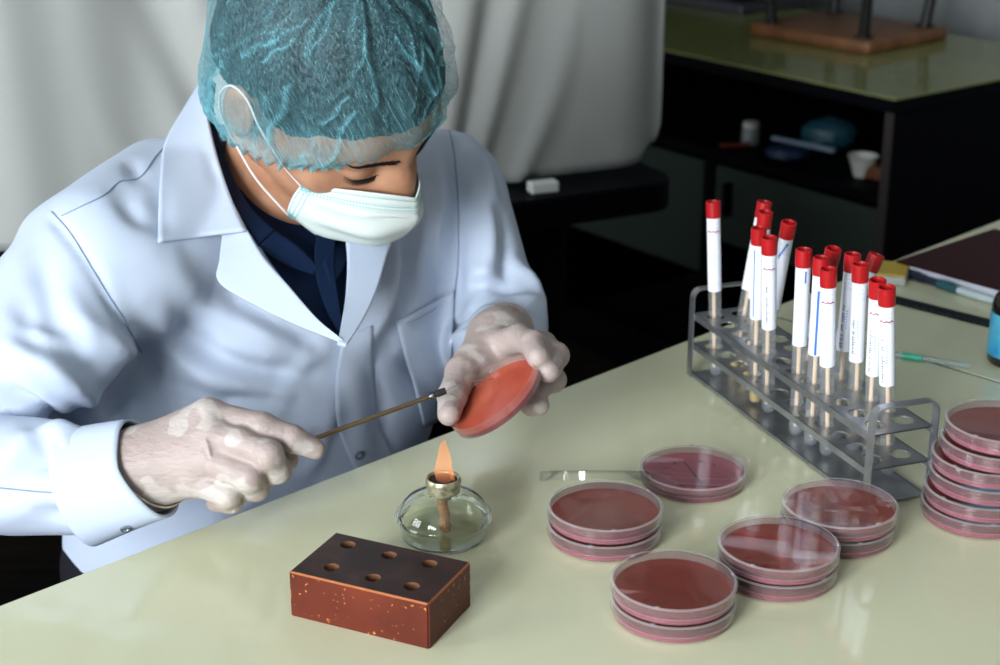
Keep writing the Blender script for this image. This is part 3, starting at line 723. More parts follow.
# curtain: a hanging cloth with folds, thick
m_cur = mat('grey_white_curtain', (.41, .42, .395), .85); bump(m_cur, 500, .05, .0005)
b_ = m_cur.node_tree.nodes['Principled BSDF']
def curtain():
    vs, fs = [], []; NU, NV = 420, 60; U1 = 1.62; H0, H1 = TZ+.004, 2.45
    for i in range(NU+1):
        u = U1*i/NU
        for j in range(NV+1):
            h = j/NV; z = H0+(H1-H0)*(h**1.15)
            uu = u
            # right end curls back and its lower corner rounds off
            edge = math.exp(-(u/.05)**2)
            y = .075+.045*edge
            # broad flat stretch near the right edge, then gathered folds that run together towards the hem at u=.5
            g = .47; k = (u-g)
            conv = .45+.55*min(1, h*2.6)
            w_ = k/conv
            amp = .030*min(1, max(0, (u-.16)/.22))*(.55+.45*min(1, h*3))
            fold = math.sin(w_*2*math.pi/.155+1.1)*.6+math.sin(w_*2*math.pi/.26+.3)*.5+math.sin(w_*2*math.pi/.091+2)*.18
            if u > .62:
                s_ = min(1, (u-.62)/.25); fold = fold*(1-s_)+s_*(math.sin((u+.05*h)*2*math.pi/.30+.8)+.35*math.sin((u-.08*h)*2*math.pi/.115))*.45
            y -= amp*fold
            y += .010*math.sin(u*7)*(1-h)
            lift = .02*math.exp(-(u/.035)**2)*(1-min(1, h*12)) if h < .1 else 0
            vs.append(MD @ Vector((uu-.035+.012*math.exp(-(u/.04)**2)*math.exp(-(h/.02)**2), y, z+lift)))
    for i in range(NU):
        for j in range(NV):
            a = i*(NV+1)+j; fs.append((a, a+1, a+NV+2, a+NV+1))
    o = pydata('curtain', vs, fs, m_cur)
    md = o.modifiers.new('thick', 'SOLIDIFY'); md.thickness = .0015; md.offset = 0
    return tag(o, 'grey-white folded curtain hanging behind the person', 'curtain')
curtain()
m_rail = mat('curtain_rail_metal', (.5, .5, .5), .3, .8)
bm = bmesh.new(); tube(bm, [np.array(MD @ Vector((x, .10, 2.465))) for x in (-.1, 1.75)], .012, 12)
rl_ = obj('rail_tube', bm, m_rail, None, True, 40); rl_.name = 'curtain_rail'; tag(rl_, 'metal rail holding the curtain above the frame', 'curtain rail')
bm = bmesh.new()
for x in (-.09, 1.74): tube(bm, [np.array(MD @ Vector((x, .10, 2.47))), np.array(MD @ Vector((x, .10, ZT)))], .006, 8)
o_ = obj('hanger_rod', bm, m_rail, rl_)

# ================================================================ CABINET WITH OPEN SHELF
K0 = T(895, 97); kf = nrm(T(665, 48)-K0); kd = np.array([-kf[1], kf[0], 0])
if kd @ (T(1000, 60)-K0) < 0: kd = -kd
MC = Matrix(((kf[0], kd[0], 0, K0[0]), (kf[1], kd[1], 0, K0[1]), (0, 0, 1, 0), (0, 0, 0, 1)))  # x along the front (away), y depth
LCb, DCb = 1.75, .60
m_gtop = mat('green_cabinet_top', (.30, .33, .12), .12); noise_col(m_gtop, (.19, .21, .075), (.24, .26, .10), 3)
m_post = dull(mat('brown_edge_band', (.040, .033, .034), .6))
m_door = dull(mat('dark_green_grey_door', (.030, .042, .034), .5)); m_dk = dull(mat('black_cabinet_board', (.002, .002, .0035), .6), .06)
cb = empty('lab_cabinet', (K0[0], K0[1], 0), 'long black cabinet with pale green top and open shelf in the background', 'cabinet')
bm = bmesh.new(); box(bm, (-.01, -.01, TZ-.004), (LCb, DCb, TZ), MC, .001); obj('green_top', bm, m_gtop, cb)
bm = bmesh.new(); box(bm, (-.01, -.01, TZ-.028), (LCb, DCb, TZ-.0042), MC, .002); obj('top_board', bm, m_dk, cb)
bm = bmesh.new(); box(bm, (0, .004, 0), (.018, DCb-.01, TZ-.0285), MC); obj('side_panel', bm, m_dk, cb)
bm = bmesh.new(); box(bm, (0, 0, 0), (.018, .0035, TZ-.0285), MC); obj('edge_band', bm, m_post, cb)
bm = bmesh.new(); box(bm, (LCb-.018, 0, 0), (LCb, DCb-.01, TZ-.0285), MC); obj('side_panel', bm, m_dk, cb)
bm = bmesh.new(); box(bm, (.0185, DCb-.02, .05), (LCb-.0185, DCb-.012, TZ-.0285), MC); obj('back_panel', bm, m_dk, cb)
bm = bmesh.new(); box(bm, (.0185, .01, .545), (LCb-.0185, DCb-.021, .563), MC); obj('shelf', bm, m_dk, cb)
bm = bmesh.new(); box(bm, (.0185, .03, .0), (LCb-.0185, .045, .10), MC); obj('plinth', bm, m_dk, cb)
for k, (x0, x1) in enumerate(((.022, .44), (.475, .90), (.935, 1.32), (1.34, 1.72))):
    bm = bmesh.new(); box(bm, (x0, .004, .38 if k == 0 else .30), (x1, .02, .535), MC, .002); dr = obj('door', bm, m_door, cb)
    bm = bmesh.new(); box(bm, (x1-.05, -.016, .44), (x1-.04, .0035, .51), MC, .002); obj('handle', bm, m_dk, dr)
for x in (.457, .917, 1.33):
    bm = bmesh.new(); box(bm, (x-.009, .004, .10), (x+.009, DCb-.022, .544), MC); obj('divider', bm, m_dk, cb)
def on_shelf(px, y):            # a point on the shelf at depth y behind the front, seen in direction px
    best = None
    for s in np.linspace(.03, 1.2, 400):
        q = MC @ Vector((s, y, .5635)); r = np.array(q)-CAM; X = 500+FPX*(r@CR)/(r@CF)
        if best is None or abs(X-px) < best[0]: best = (abs(X-px), np.array(q))
    return best[1]
m_cup = mat('white_paper', (.55, .55, .50), .6); m_bag = mat('blue_plastic_bag', (.015, .07, .10), .4); m_bag2 = mat('dark_blue_bag', (.01, .025, .07), .4)
c = on_shelf(862, .09)
bm = bmesh.new(); lathe(bm, [(0, 0), (.016, 0), (.028, .038), (.030, .040), (.0275, .040), (.0155, .002), (0, .002)], 40, Matrix.Translation(V(c))); tag(obj('paper_cup', bm, m_cup, None, True, 40), 'small white cup on the open shelf near the cabinet corner', 'cup')
c = on_shelf(750, .10)
ct = empty('small_jar', c, 'small white jar at the left of the open shelf', 'jar')
bm = bmesh.new(); lathe(bm, [(0, 0), (.018, 0), (.019, .003), (.019, .030), (.015, .035), (0, .035)], 32, Matrix.Translation(V(c))); obj('jar_body', bm, mat('grey_white_jar', (.20, .21, .21), .4), ct, True, 40)
bm = bmesh.new(); lathe(bm, [(.0155, .0355), (.017, .036), (.017, .046), (.015, .048), (0, .048)], 32, Matrix.Translation(V(c))); obj('jar_lid', bm, m_cup, ct, True, 40)
def crumple(c, r, seed, m, name, label, cat):
    rnd = random.Random(seed); bm = bmesh.new(); bmesh.ops.create_icosphere(bm, subdivisions=4, radius=1)
    ph = [(rnd.uniform(3, 9), rnd.uniform(3, 9), rnd.uniform(3, 9), rnd.uniform(0, 6)) for _ in range(6)]
    for v in bm.verts:
        d = 1+sum(abs(math.sin(a*v.co.x+b*v.co.y+c_*v.co.z+e)) for a, b, c_, e in ph)*.09-.25
        q = v.co*d; v.co = Vector((c[0]+q.x*r[0], c[1]+q.y*r[1], c[2]+max(0.0005, r[2]+q.z*r[2])))
    tag(obj(name, bm, m, None, True), label, cat)
crumple(on_shelf(828, .20), (.050, .045, .030), 2, m_bag, 'plastic_bag', 'crumpled teal plastic bag on the open shelf behind the white cup', 'bag')
crumple(on_shelf(788, .07), (.040, .035, .014), 5, m_bag2, 'plastic_bag', 'low dark blue plastic bag on the open shelf, left of the teal one', 'bag')
a_ = on_shelf(772, .05); b_2 = on_shelf(832, .06)
bm = bmesh.new(); tube(bm, [a_+[0, 0, .042], a_+(b_2-a_)*.5+[0, 0, .043], b_2+[0, 0, .044]], .0055, 12)
tag(obj('plastic_pipe', bm, mat('pale_blue_plastic', (.15, .20, .26), .4), None, True, 40), 'pale blue plastic tube lying across the bags on the shelf', 'tube')
c = on_shelf(877, .10)
bm = bmesh.new(); box(bm, (-.02, -.02, 0), (.012, .02, .026), Matrix.Translation(V(c)) @ MR, .004); tag(obj('wooden_piece', bm, mat('brown_wood_piece', (.12, .04, .015), .5)), 'small brown wooden piece right of the white cup on the shelf', 'wood piece')
c = on_shelf(735, .05)
bm = bmesh.new(); tube(bm, [c+[-.03, 0, .006], c+[.03, .01, .006]], .005, 10); tag(obj('marker', bm, mat('red_marker', (.14, .02, .01), .4), None, True, 40), 'short red marker lying on the shelf below the small jar', 'marker')
# upturned stool on the cabinet
s0, s1, s3 = T(868, 56), T(948, 40), T(757, 34)
su = nrm(s1-s0); sv_ = nrm(s3-s0-su*((s3-s0)@su)); sL = float((s1-s0)@su); sW = float((s3-s0)@sv_)
MS = Matrix(((su[0], sv_[0], 0, s0[0]), (su[1], sv_[1], 0, s0[1]), (0, 0, 1, TZ), (0, 0, 0, 1)))
m_seat = mat('brown_wooden_seat', (.28, .12, .045), .4); noise_col(m_seat, (.14, .055, .018), (.22, .09, .035), 4, stretch=(1, 9, 1)); m_leg = mat('black_metal_leg', (.006, .006, .006), .4)
stl = empty('upturned_stool', s0, 'upturned stool with square wooden seat and black legs on the cabinet', 'stool')
bm = bmesh.new(); box(bm, (0, 0, .0003), (sL, sW, .028), MS, .008, 3); obj('seat', bm, m_seat, stl, True, 40)
for fx, fy in ((.12, .12), (.88, .12), (.12, .88), (.88, .88)):
    x, y = sL*fx, sW*fy
    a_ = MS @ Vector((x, y, .028)); b_2 = MS @ Vector((x+(fx-.5)*.10, y+(fy-.5)*.10, .45))
    bm = bmesh.new(); tube(bm, [np.array(a_), np.array(b_2)], .0115, 12); lg = obj('leg', bm, m_leg, stl, True, 40)
    bm = bmesh.new(); tube(bm, [np.array(a_), np.array(a_)+[0, 0, .004]], .02, 16); obj('foot_plate', bm, m_leg, lg, True, 40)
# dark case on the cabinet
a_ = T(748, 14); Mx = Matrix(((kf[0], kd[0], 0, a_[0]), (kf[1], kd[1], 0, a_[1]), (0, 0, 1, TZ), (0, 0, 0, 1)))
cs_ = empty('instrument_case', a_, 'dark instrument case on the cabinet, cut by the top of the photo', 'case')
bm = bmesh.new(); box(bm, (0, -.02, .0003), (.36, .2, .022), Mx, .004); obj('base', bm, mat('dark_grey_base', (.06, .06, .075), .4), cs_)
bm = bmesh.new(); box(bm, (.03, .0, .0225), (.34, .18, .16), Mx, .01, 3); obj('housing', bm, m_blk2, cs_)
# ================================================================ PERSON
person = empty('person', (-.29, 1.52, 0), 'seated person in white lab coat, teal cap and mask, holding a loop and a dish', 'person')
SL = np.array([.842, .54, 0]); SF = np.array([.54, -.842, 0]); RB = np.stack([SL, SF, [0, 0, 1]], 1)   # torso axes
HR = np.array([[-0.716233, 0.622296, 0.315844], [-0.632093, -0.386682, -0.671517], [-0.295751, -0.680607, 0.670304]])
HO = np.array([-.156257, 1.417543, TZ+.313315])
def HL(x, y, z): return HO+HR@np.array([-x, y, z])          # head space: x to his left, y forward, z up
def head_sdf(p):
    q = (p-HO)@HR; q = q*[-1, 1, 1]; a = q.copy(); a[:, 0] = np.abs(a[:, 0])
    d = s_ell(a, (0, -.012, .058), (.080, .102, .085))
    d = smin(d, s_ell(a, (0, .045, .045), (.062, .056, .052)), .03)
    d = smin(d, s_ell(a, (0, .048, -.022), (.060, .050, .062)), .03)
    d = smin(d, s_cone(a, (.050, .000, -.052), (.018, .072, -.090), .024, .019), .025)
    d = smin(d, s_cone(a, (0, .080, -.090), (0, .06, -.08), .020, .02), .02)
    d = smin(d, s_cone(a, (.046, .060, -.014), (.056, .035, -.010), .021, .020), .02)
    d = smin(d, s_cone(a, (0, .094, .037), (.040, .083, .037), .012, .012), .014)
    d = smax(d, -s_ell(a, (.033, .111, .017), (.019, .017, .013)), .010)
    d = smin(d, s_ell(a, (.033, .084, .015), (.0150, .0145, .0135)), .004)
    d = smax(d, -s_cone(a, (.027, .0985, .0092), (.045, .0955, .0095), .0010, .0010), .003)
    d = smin(d, s_cone(a, (0, .099, .032), (0, .1185, -.010), .0078, .0100), .012)
    d = smin(d, s_cone(a, (.010, .102, -.004), (.030, .080, -.018), .013, .014), .016)
    d = smin(d, s_ell(a, (0, .092, -.058), (.026, .017, .014)), .012)
    d = smax(d, -s_cone(a, (0, .110, -.058), (.024, .100, -.060), .0012, .001), .004)
    e = s_ell(a, (.086, -.012, .006), (.007, .020, .033)); e = smax(e, -s_ell(a, (.093, -.008, .006), (.006, .012, .022)), .006)
    d = smin(d, e, .006)
    return d
R_sh, R_el, R_wr = P(108, 268, 1.46), P(-115, 470, 1.36), P(140, 470, 1.310)
L_sh, L_el, L_wr = P(443, 190, 1.68), P(494, 326, 1.65), P(498, 341, 1.475)
HIP = np.array([-.285, 1.525, .56]); CH = np.array([-.215, 1.535, TZ+.03]); AB = np.array([-.255, 1.53, TZ-.12])
NB = np.array([-.222, 1.535, TZ+.185]); NT = HL(0, -.030, -.055)
kR = HIP-SL*.11+SF*.44+[0, 0, -.05]; kL = HIP+SL*.11+SF*.44+[0, 0, -.05]
hpR = HIP-SL*.09; hpL = HIP+SL*.09
aR = kR*[1, 1, 0]+SF*(-.06)+[0, 0, .09]; aL = kL*[1, 1, 0]+SF*(-.06)+[0, 0, .09]
# ---- hands: every joint placed from the photograph, radius per joint
RHm = {'wr': P(140, 468, 1.300), 'mi': P(209, 416, 1.292), 'mm': P(212, 437, 1.280), 'mr': P(205, 459, 1.279), 'mp': P(195, 480, 1.286)}
def hand_right(p, o=0.0):
    W = RHm['wr']; d = s_cone(p, P(120, 474, 1.315), W, .0275+o, .0275+o)
    k = .016
    d = smin(d, s_cone(p, W+(P(140, 450, 1.30)-W)*.8, RHm['mi'], .020+o, .0132+o), k)
    d = smin(d, s_cone(p, W, RHm['mm'], .0215+o, .0140+o), k)
    d = smin(d, s_cone(p, W, RHm['mr'], .0215+o, .0135+o), k)
    d = smin(d, s_cone(p, W+(P(140, 485, 1.31)-W)*.8, RHm['mp'], .0200+o, .0128+o), k)
    d = smin(d, s_cone(p, P(165, 470, 1.315), P(205, 462, 1.308), .018+o, .016+o), k)
    fing = [
        [(209, 416, 1.292, .0118), (262, 427, 1.279, .0106), (293, 439, 1.280, .0098), (315, 449, 1.285, .0080)],
        [(212, 437, 1.280, .0118), (240, 443, 1.268, .0112), (268, 455, 1.262, .0108), (278, 470, 1.277, .0094), (262, 477, 1.298, .0080)],
        [(205, 459, 1.279, .0115), (228, 467, 1.268, .0110), (248, 477, 1.263, .0106), (256, 488, 1.280, .0092), (240, 492, 1.300, .0078)],
        [(196, 480, 1.286, .0108), (214, 488, 1.276, .0098), (227, 495, 1.272, .0092), (231, 502, 1.286, .0080), (216, 502, 1.300, .0070)],
        [(160, 455, 1.325, .0150), (205, 450, 1.340, .0125), (250, 452, 1.330, .0105), (286, 459, 1.304, .0090)]]
    for f in fing:
        J = [(P(*j[:3]), j[3]+o) for j in f]; e = None
        for (a, ra), (b, rb) in zip(J, J[1:]):
            c = s_cone(p, a, b, ra, rb); e = c if e is None else smin(e, c, .005)
        d = smin(d, e, .0035)
    for (x, y, z), r in (((209, 415, 1.289), .0108), ((213, 437, 1.277), .0113), ((206, 459, 1.276), .0110), ((197, 480, 1.283), .0100)):
        d = smin(d, s_ell(p, P(x, y, z), (r+o,)*3), .010)
    return d
def hand_left(p, o=0.0):
    W = L_wr; d = s_cone(p, P(506, 330, 1.50), W, .027+o, .025+o)
    M1, M2, M3, M4 = P(499, 345, 1.440), P(513, 352, 1.448), P(519, 366, 1.448), P(512, 381, 1.440)
    k = .016
    for m_, r in ((M1, .0135), (M2, .0135), (M3, .013), (M4, .012)): d = smin(d, s_cone(p, W, m_, .021+o, r+o), k)
    d = smin(d, s_cone(p, P(485, 352, 1.452), P(474, 366, 1.428), .019+o, .017+o), k)
    fing = [
        [(499, 345, 1.440, .0125), (520, 338, 1.408, .0116), (534, 344, 1.374, .0106), (538, 357, 1.350, .0090)],
        [(513, 352, 1.448, .0120), (543, 345, 1.412, .0112), (556, 355, 1.382, .0106), (548, 371, 1.354, .0090)],
        [(519, 366, 1.448, .0115), (540, 370, 1.420, .0104), (554, 380, 1.400, .0098), (540, 388, 1.384, .0088)],
        [(512, 381, 1.440, .0108), (518, 396, 1.416, .0098), (532, 404, 1.394, .0090), (540, 405, 1.382, .0080)],
        [(485, 350, 1.448, .0175), (462, 373, 1.412, .0140), (452, 396, 1.378, .0118), (449, 414, 1.352, .0090)]]
    for f in fing:
        J = [(P(*j[:3]), j[3]+o) for j in f]; e = None
        for (a, ra), (b, rb) in zip(J, J[1:]):
            c = s_cone(p, a, b, ra, rb); e = c if e is None else smin(e, c, .004)
        d = smin(d, e, .005)
    return d
def body_sdf(p):
    d = s_ell(p, CH, (.165, .10, .165), RB)
    d = smin(d, s_ell(p, AB, (.155, .105, .18), RB), .06)
    d = smin(d, s_ell(p, HIP, (.165, .11, .11), RB), .06)
    for s_, e_, w_, k_, sg in ((R_sh, R_el, R_wr, kR, -1), (L_sh, L_el, L_wr, kL, 1)):
        d = smin(d, s_cone(p, s_, NB-[0, 0, .035], .032, .044), .04)
        d = smin(d, s_cone(p, s_, e_, .034, .030), .02); d = smin(d, s_cone(p, e_, w_, .030, .0225), .012)
        h_ = HIP+SL*.09*sg; an = aR if sg < 0 else aL
        d = smin(d, s_cone(p, h_, k_, .072, .052), .03); d = smin(d, s_cone(p, k_, an, .05, .033), .015)
        d = smin(d, s_cone(p, an+[0, 0, -.045], an+SF*.15+[0, 0, -.055], .030, .024), .01)
    d = smin(d, s_cone(p, NB, NT, .049, .053), .03)
    d = smin(d, s_cone(p, NB+SF*.045+[0, 0, -.005], HL(0, .025, -.070), .045, .040), .03)
    d = smin(d, nearby(p, HO+[0, 0, .02], .22, head_sdf), .012)
    h = np.minimum(nearby(p, P(215, 460, 1.30), .16, lambda q: hand_right(q, -.0012)), nearby(p, P(505, 365, 1.42), .16, lambda q: hand_left(q, -.0012)))
    return smin(d, h, .006)
m_skin = mat('skin', (.42, .21, .12), .5, **{'Subsurface Weight': .12, 'Subsurface Radius': (.01, .004, .002), 'Subsurface Scale': .5})
noise_col(m_skin, (.36, .17, .095), (.46, .235, .14), 45, 5); bump(m_skin, 700, .12, .0006)
vs, F = nets(body_sdf, (-.75, .95, .0), (.30, 1.85, 1.28), .0028)
vs = laplace(vs, F, 1, .4)
body = fastmesh('body', vs, F, m_skin, person)
# ---- eyebrows, lashes
m_hair = dull(mat('dark_hair', (.010, .008, .010), .6), .3)
bvh_body = BVHTree.FromPolygons([tuple(v) for v in vs], [tuple(f) for f in F])
def on_head(x, y, z, off=.0):
    c = V(HL(x, .0, z)); dirn = V(HL(x, y, z))-c; h = bvh_body.ray_cast(V(HL(x, .2, z)), V(-(HR[:, 1])))
    return np.array(h[0])+HR[:, 1]*off if h[0] else HL(x, y, z)
for sx_ in (-1, 1):
    bm = bmesh.new()
    rnd = random.Random(5)
    for k in range(90):
        t = k/89; x = sx_*(.010+.040*t); z = .034+.008*math.sin(t*2.4)-.004*t+rnd.uniform(-.0032, .0032)*(1-t*.6)
        a_ = on_head(x, .09, z, .0004); b_2 = on_head(x+sx_*.006, .09, z+rnd.uniform(0, .002), .0016)
        tube(bm, [a_, b_2], [.00045, .0002], 4)
    obj('eyebrow', bm, m_hair, person)
    bm = bmesh.new()
    for k in range(60):
        t = k/59; x = sx_*(.020+.027*t); z = .0100-.0025*math.sin(t*3.14)
        a_ = on_head(x, .09, z, .0002); b_2 = a_+HR@np.array([-sx_*.003*(t-.3), .0030, -.0042])
        tube(bm, [a_, (a_+b_2)/2+HR@np.array([0, .0005, -.0008]), b_2], [.00025, .0002, .0001], 4)
    obj('eyelashes', bm, m_hair, person)
# ---- hair shell under the cap
def hair_sdf(p):
    q = (p-HO)@HR; a = q*[-1, 1, 1]; ax = np.abs(a[:, 0])
    d = s_ell(np.stack([ax, a[:, 1], a[:, 2]], 1), (0, -.014, .060), (.0865, .1040, .0905)); d = smin(d, s_ell(np.stack([ax, a[:, 1], a[:, 2]], 1), (0, -.055, .0), (.066, .062, .06)), .02)
    d = smin(d, s_ell(np.stack([ax, a[:, 1], a[:, 2]], 1), (0, .045, .047), (.0655, .0600, .0570)), .02)
    hl = np.interp(a[:, 1], [-.05, -.038, -.024, .000, .012, .028, .040, .060, .09], [-.10, -.08, .034, .042, .000, -.006, .028, .054, .070])
    return smax(d, (hl-a[:, 2]), .008)
vs_h, F_h = nets(hair_sdf, HO-.16, HO+.16, .0035)
rs = np.random.RandomState(3)
nh = vnormals(vs_h, F_h); vs_h = vs_h+nh*(rs.rand(len(vs_h), 1)*.0022)
hair = fastmesh('hair', vs_h, F_h, m_hair, person)

# ---------------------------------------------------------------- LAB COAT
cuR, cuL = P(122, 474, 1.31), P(500, 352, 1.535)
def coat_sdf(p):
    d = s_ell(p, CH, (.190, .128, .185), RB)
    d = smin(d, s_ell(p, AB, (.158, .135, .21), RB), .07)
    d = smin(d, s_ell(p, HIP, (.165, .14, .15), RB), .07)
    d = smin(d, s_cone(p, R_sh, NB-[0, 0, .005]-SF*.01, .070, .072), .04); d = smin(d, s_cone(p, P(78, 243, 1.48), P(160, 184, 1.575), .046, .046), .04); d = smin(d, s_cone(p, P(112, 340, 1.53), P(96, 435, 1.51), .055, .055), .04)
    d = smin(d, s_cone(p, L_sh, NB-[0, 0, .015]-SF*.01, .060, .066), .04)
    ar = s_cone(p, R_sh, R_el, .070, .060)
    ar = smin(ar, s_cone(p, P(78, 345, 1.40), P(45, 370, 1.38), .046, .042), .02)
    fr = s_cone(p, R_el, cuR, .056, .036)
    fr = smin(fr, s_cone(p, P(20, 492, 1.33), P(90, 497, 1.31), .034, .030), .02)
    ar = smin(ar, fr, .008)
    al = s_cone(p, L_sh, L_el, .060, .052)
    al = smin(al, s_cone(p, L_el+CU*-.012, cuL, .050, .034), .02)
    al = smin(al, s_cone(p, P(515, 300, 1.65), P(520, 318, 1.62), .028, .024), .015)
    d = smin(d, ar, .012); d = smin(d, al, .012)
    # skirt of the coat over the thighs
    for k_, sg in ((kR, -1), (kL, 1)): d = smin(d, s_cone(p, HIP+SL*.075*sg, HIP+SL*.10*sg+SF*.30+[0, 0, -.03], .088, .078), .03)
    d = smax(d, .4525-p[:, 2], .006)
    # neck opening
    d = smax(d, -s_cone(p, NB-[0, 0, .02], NT+(NT-NB)*.8, .064, .075), .008)
    d = smax(d, -s_cone(p, NB+SF*.06-[0, 0, .015], HL(0, .03, -.08), .045, .06), .008)
    d = smax(d, -s_cone(p, P(232, 178, 1.50), P(262, 222, 1.475), .020, .018), .006)
    return d
vs_c, F_c = nets(coat_sdf, (-.80, .95, .42), (.32, 1.85, 1.14), .0046)
vs_c = laplace(vs_c, F_c, 3, .5)
def bvh_of(vs, F): return BVHTree.FromPolygons([tuple(v) for v in vs], [tuple(f) for f in F])
bv0 = bvh_of(vs_c, F_c)
def hit(bv, px, py):
    r = ray(px, py); h = bv.ray_cast(V(CAM), V(nrm(r)))
    return (np.array(h[0]), np.array(h[1])) if h[0] is not None else None
nc = vnormals(vs_c, F_c)
disp = np.zeros(len(vs_c))
FOLDS = [
    ([(112, 425), (118, 400), (140, 378), (150, 360)], -.012, .010), ([(10, 320), (40, 335), (90, 345)], .004, .008), ([(0, 345), (35, 360), (70, 385)], .005, .009),
    ([(22, 300), (30, 340), (50, 372)], -.004, .008), ([(215, 330), (235, 350), (290, 362)], .005, .008), ([(200, 420), (240, 400), (290, 402)], -.005, .008), ([(180, 400), (215, 430), (240, 445)], .005, .009),
    ([(300, 480), (320, 450), (330, 400)], .004, .010), ([(270, 470), (285, 430), (300, 410)], -.004, .010), ([(460, 330), (500, 305), (540, 300)], .006, .007), ([(466, 262), (480, 275), (500, 282)], .005, .007),
    ([(420, 170), (422, 230), (414, 290)], .005, .010), ([(404, 170), (402, 215)], -.005, .009), ([(30, 505), (60, 515), (90, 522)], -.004, .007), ([(30, 425), (45, 445), (50, 470)], -.004, .007), ([(62, 432), (68, 455), (66, 480)], .003, .007),  # measured fold lines: points, height (m), half width (m)
    ([(0, 385), (30, 402), (60, 420), (85, 427)], -.010, .007), ([(20, 345), (55, 372), (88, 400), (105, 418)], .007, .012),
    ([(25, 372), (55, 395), (85, 405)], -.005, .007), ([(60, 330), (92, 365), (118, 372)], -.005, .010), ([(100, 330), (125, 350), (142, 352)], .005, .009),
    ([(50, 215), (85, 258), (120, 318), (142, 352)], -.0035, .005), ([(38, 250), (50, 300), (60, 340)], -.004, .012), ([(70, 300), (100, 345)], .004, .010),
    ([(5, 460), (28, 440), (60, 430), (95, 430)], .006, .010), ([(15, 478), (40, 462), (85, 462)], -.004, .008), ([(0, 515), (50, 500), (95, 505)], .004, .012),
    ([(120, 190), (135, 215), (160, 225)], -.005, .010), ([(130, 160), (137, 180)], -.004, .007), ([(165, 190), (160, 235)], -.003, .008),
    ([(160, 250), (185, 290), (250, 325), (315, 350)], .007, .018), ([(215, 290), (260, 315), (330, 350)], -.006, .010), ([(175, 330), (215, 355), (280, 375), (330, 375)], -.008, .014),
    ([(150, 300), (175, 350), (230, 385), (300, 395)], .007, .015), ([(165, 370), (200, 395), (260, 400)], -.006, .012), ([(280, 400), (310, 360), (325, 350)], .005, .010),
    ([(145, 340), (155, 375), (175, 400)], -.006, .010), ([(240, 420), (290, 430), (330, 415)], .006, .012), ([(230, 450), (290, 452), (330, 440)], -.005, .010), ([(190, 500), (230, 505), (280, 480)], .005, .012),
    ([(412, 215), (408, 260), (400, 300), (385, 345)], -.009, .013), ([(395, 230), (390, 270), (382, 310), (365, 345)], .009, .012), ([(435, 140), (438, 200), (432, 270)], .008, .014),
    ([(450, 150), (460, 200), (455, 250), (452, 305)], -.011, .011), ([(470, 140), (485, 190), (488, 250), (478, 300)], .010, .013), ([(484, 190), (500, 240), (505, 285)], -.006, .009),
    ([(510, 262), (530, 280), (543, 305)], .006, .009), ([(452, 322), (475, 316), (500, 322), (540, 315)], -.008, .008), ([(450, 345), (475, 332), (520, 330)], .006, .007), ([(460, 300), (480, 285), (512, 290)], -.005, .008),
    ([(365, 360), (380, 400), (385, 440)], -.006, .012), ([(350, 380), (358, 420), (362, 460)], .004, .010), ([(400, 350), (420, 380), (440, 400)], -.005, .012), ([(405, 330), (430, 320), (450, 325)], -.004, .008)]
def seg_dist(p, pts):
    d = np.full(len(p), 9.0)
    for a, b in zip(pts, pts[1:]):
        ba = b-a; t = np.clip(((p-a)@ba)/max(ba@ba, 1e-12), 0, 1); d = np.minimum(d, np.linalg.norm(p-a-t[:, None]*ba, axis=1))
    return d
for line, amp, wid in FOLDS:
    pts = []
    for q in smooth_path([np.array(l, float) for l in line], 4):
        h = hit(bv0, *q)
        if h is not None: pts.append(h[0])
    if len(pts) < 2: continue
    dd = seg_dist(vs_c, pts)
    fade = np.ones(len(vs_c))
    for e_ in (pts[0], pts[-1]):
        de = np.linalg.norm(vs_c-e_, axis=1); fade = np.minimum(fade, .25+.75*np.clip(de/(wid*2.5), 0, 1))
    disp += 1.5*amp*np.exp(-(dd/(wid*.9))**2)*fade
q_ = vs_c@RB
disp += .0018*np.sin(q_[:, 0]*38+4*np.sin(q_[:, 2]*13)+q_[:, 1]*21)+.0014*np.sin(q_[:, 2]*47+3*np.sin(q_[:, 0]*17)+1)
vs_c = vs_c+nc*disp[:, None]; vs_c = laplace(vs_c, F_c, 2, .5)
m_coat = mat('white_lab_coat_cloth', (.50, .57, .695), .8); bump(m_coat, 1400, .10, .0003)
coat = fastmesh('lab_coat', vs_c, F_c, m_coat, person)
bvc = bvh_of(vs_c, F_c)
def sm_norm(bv, p, n, r=.006):
    return n
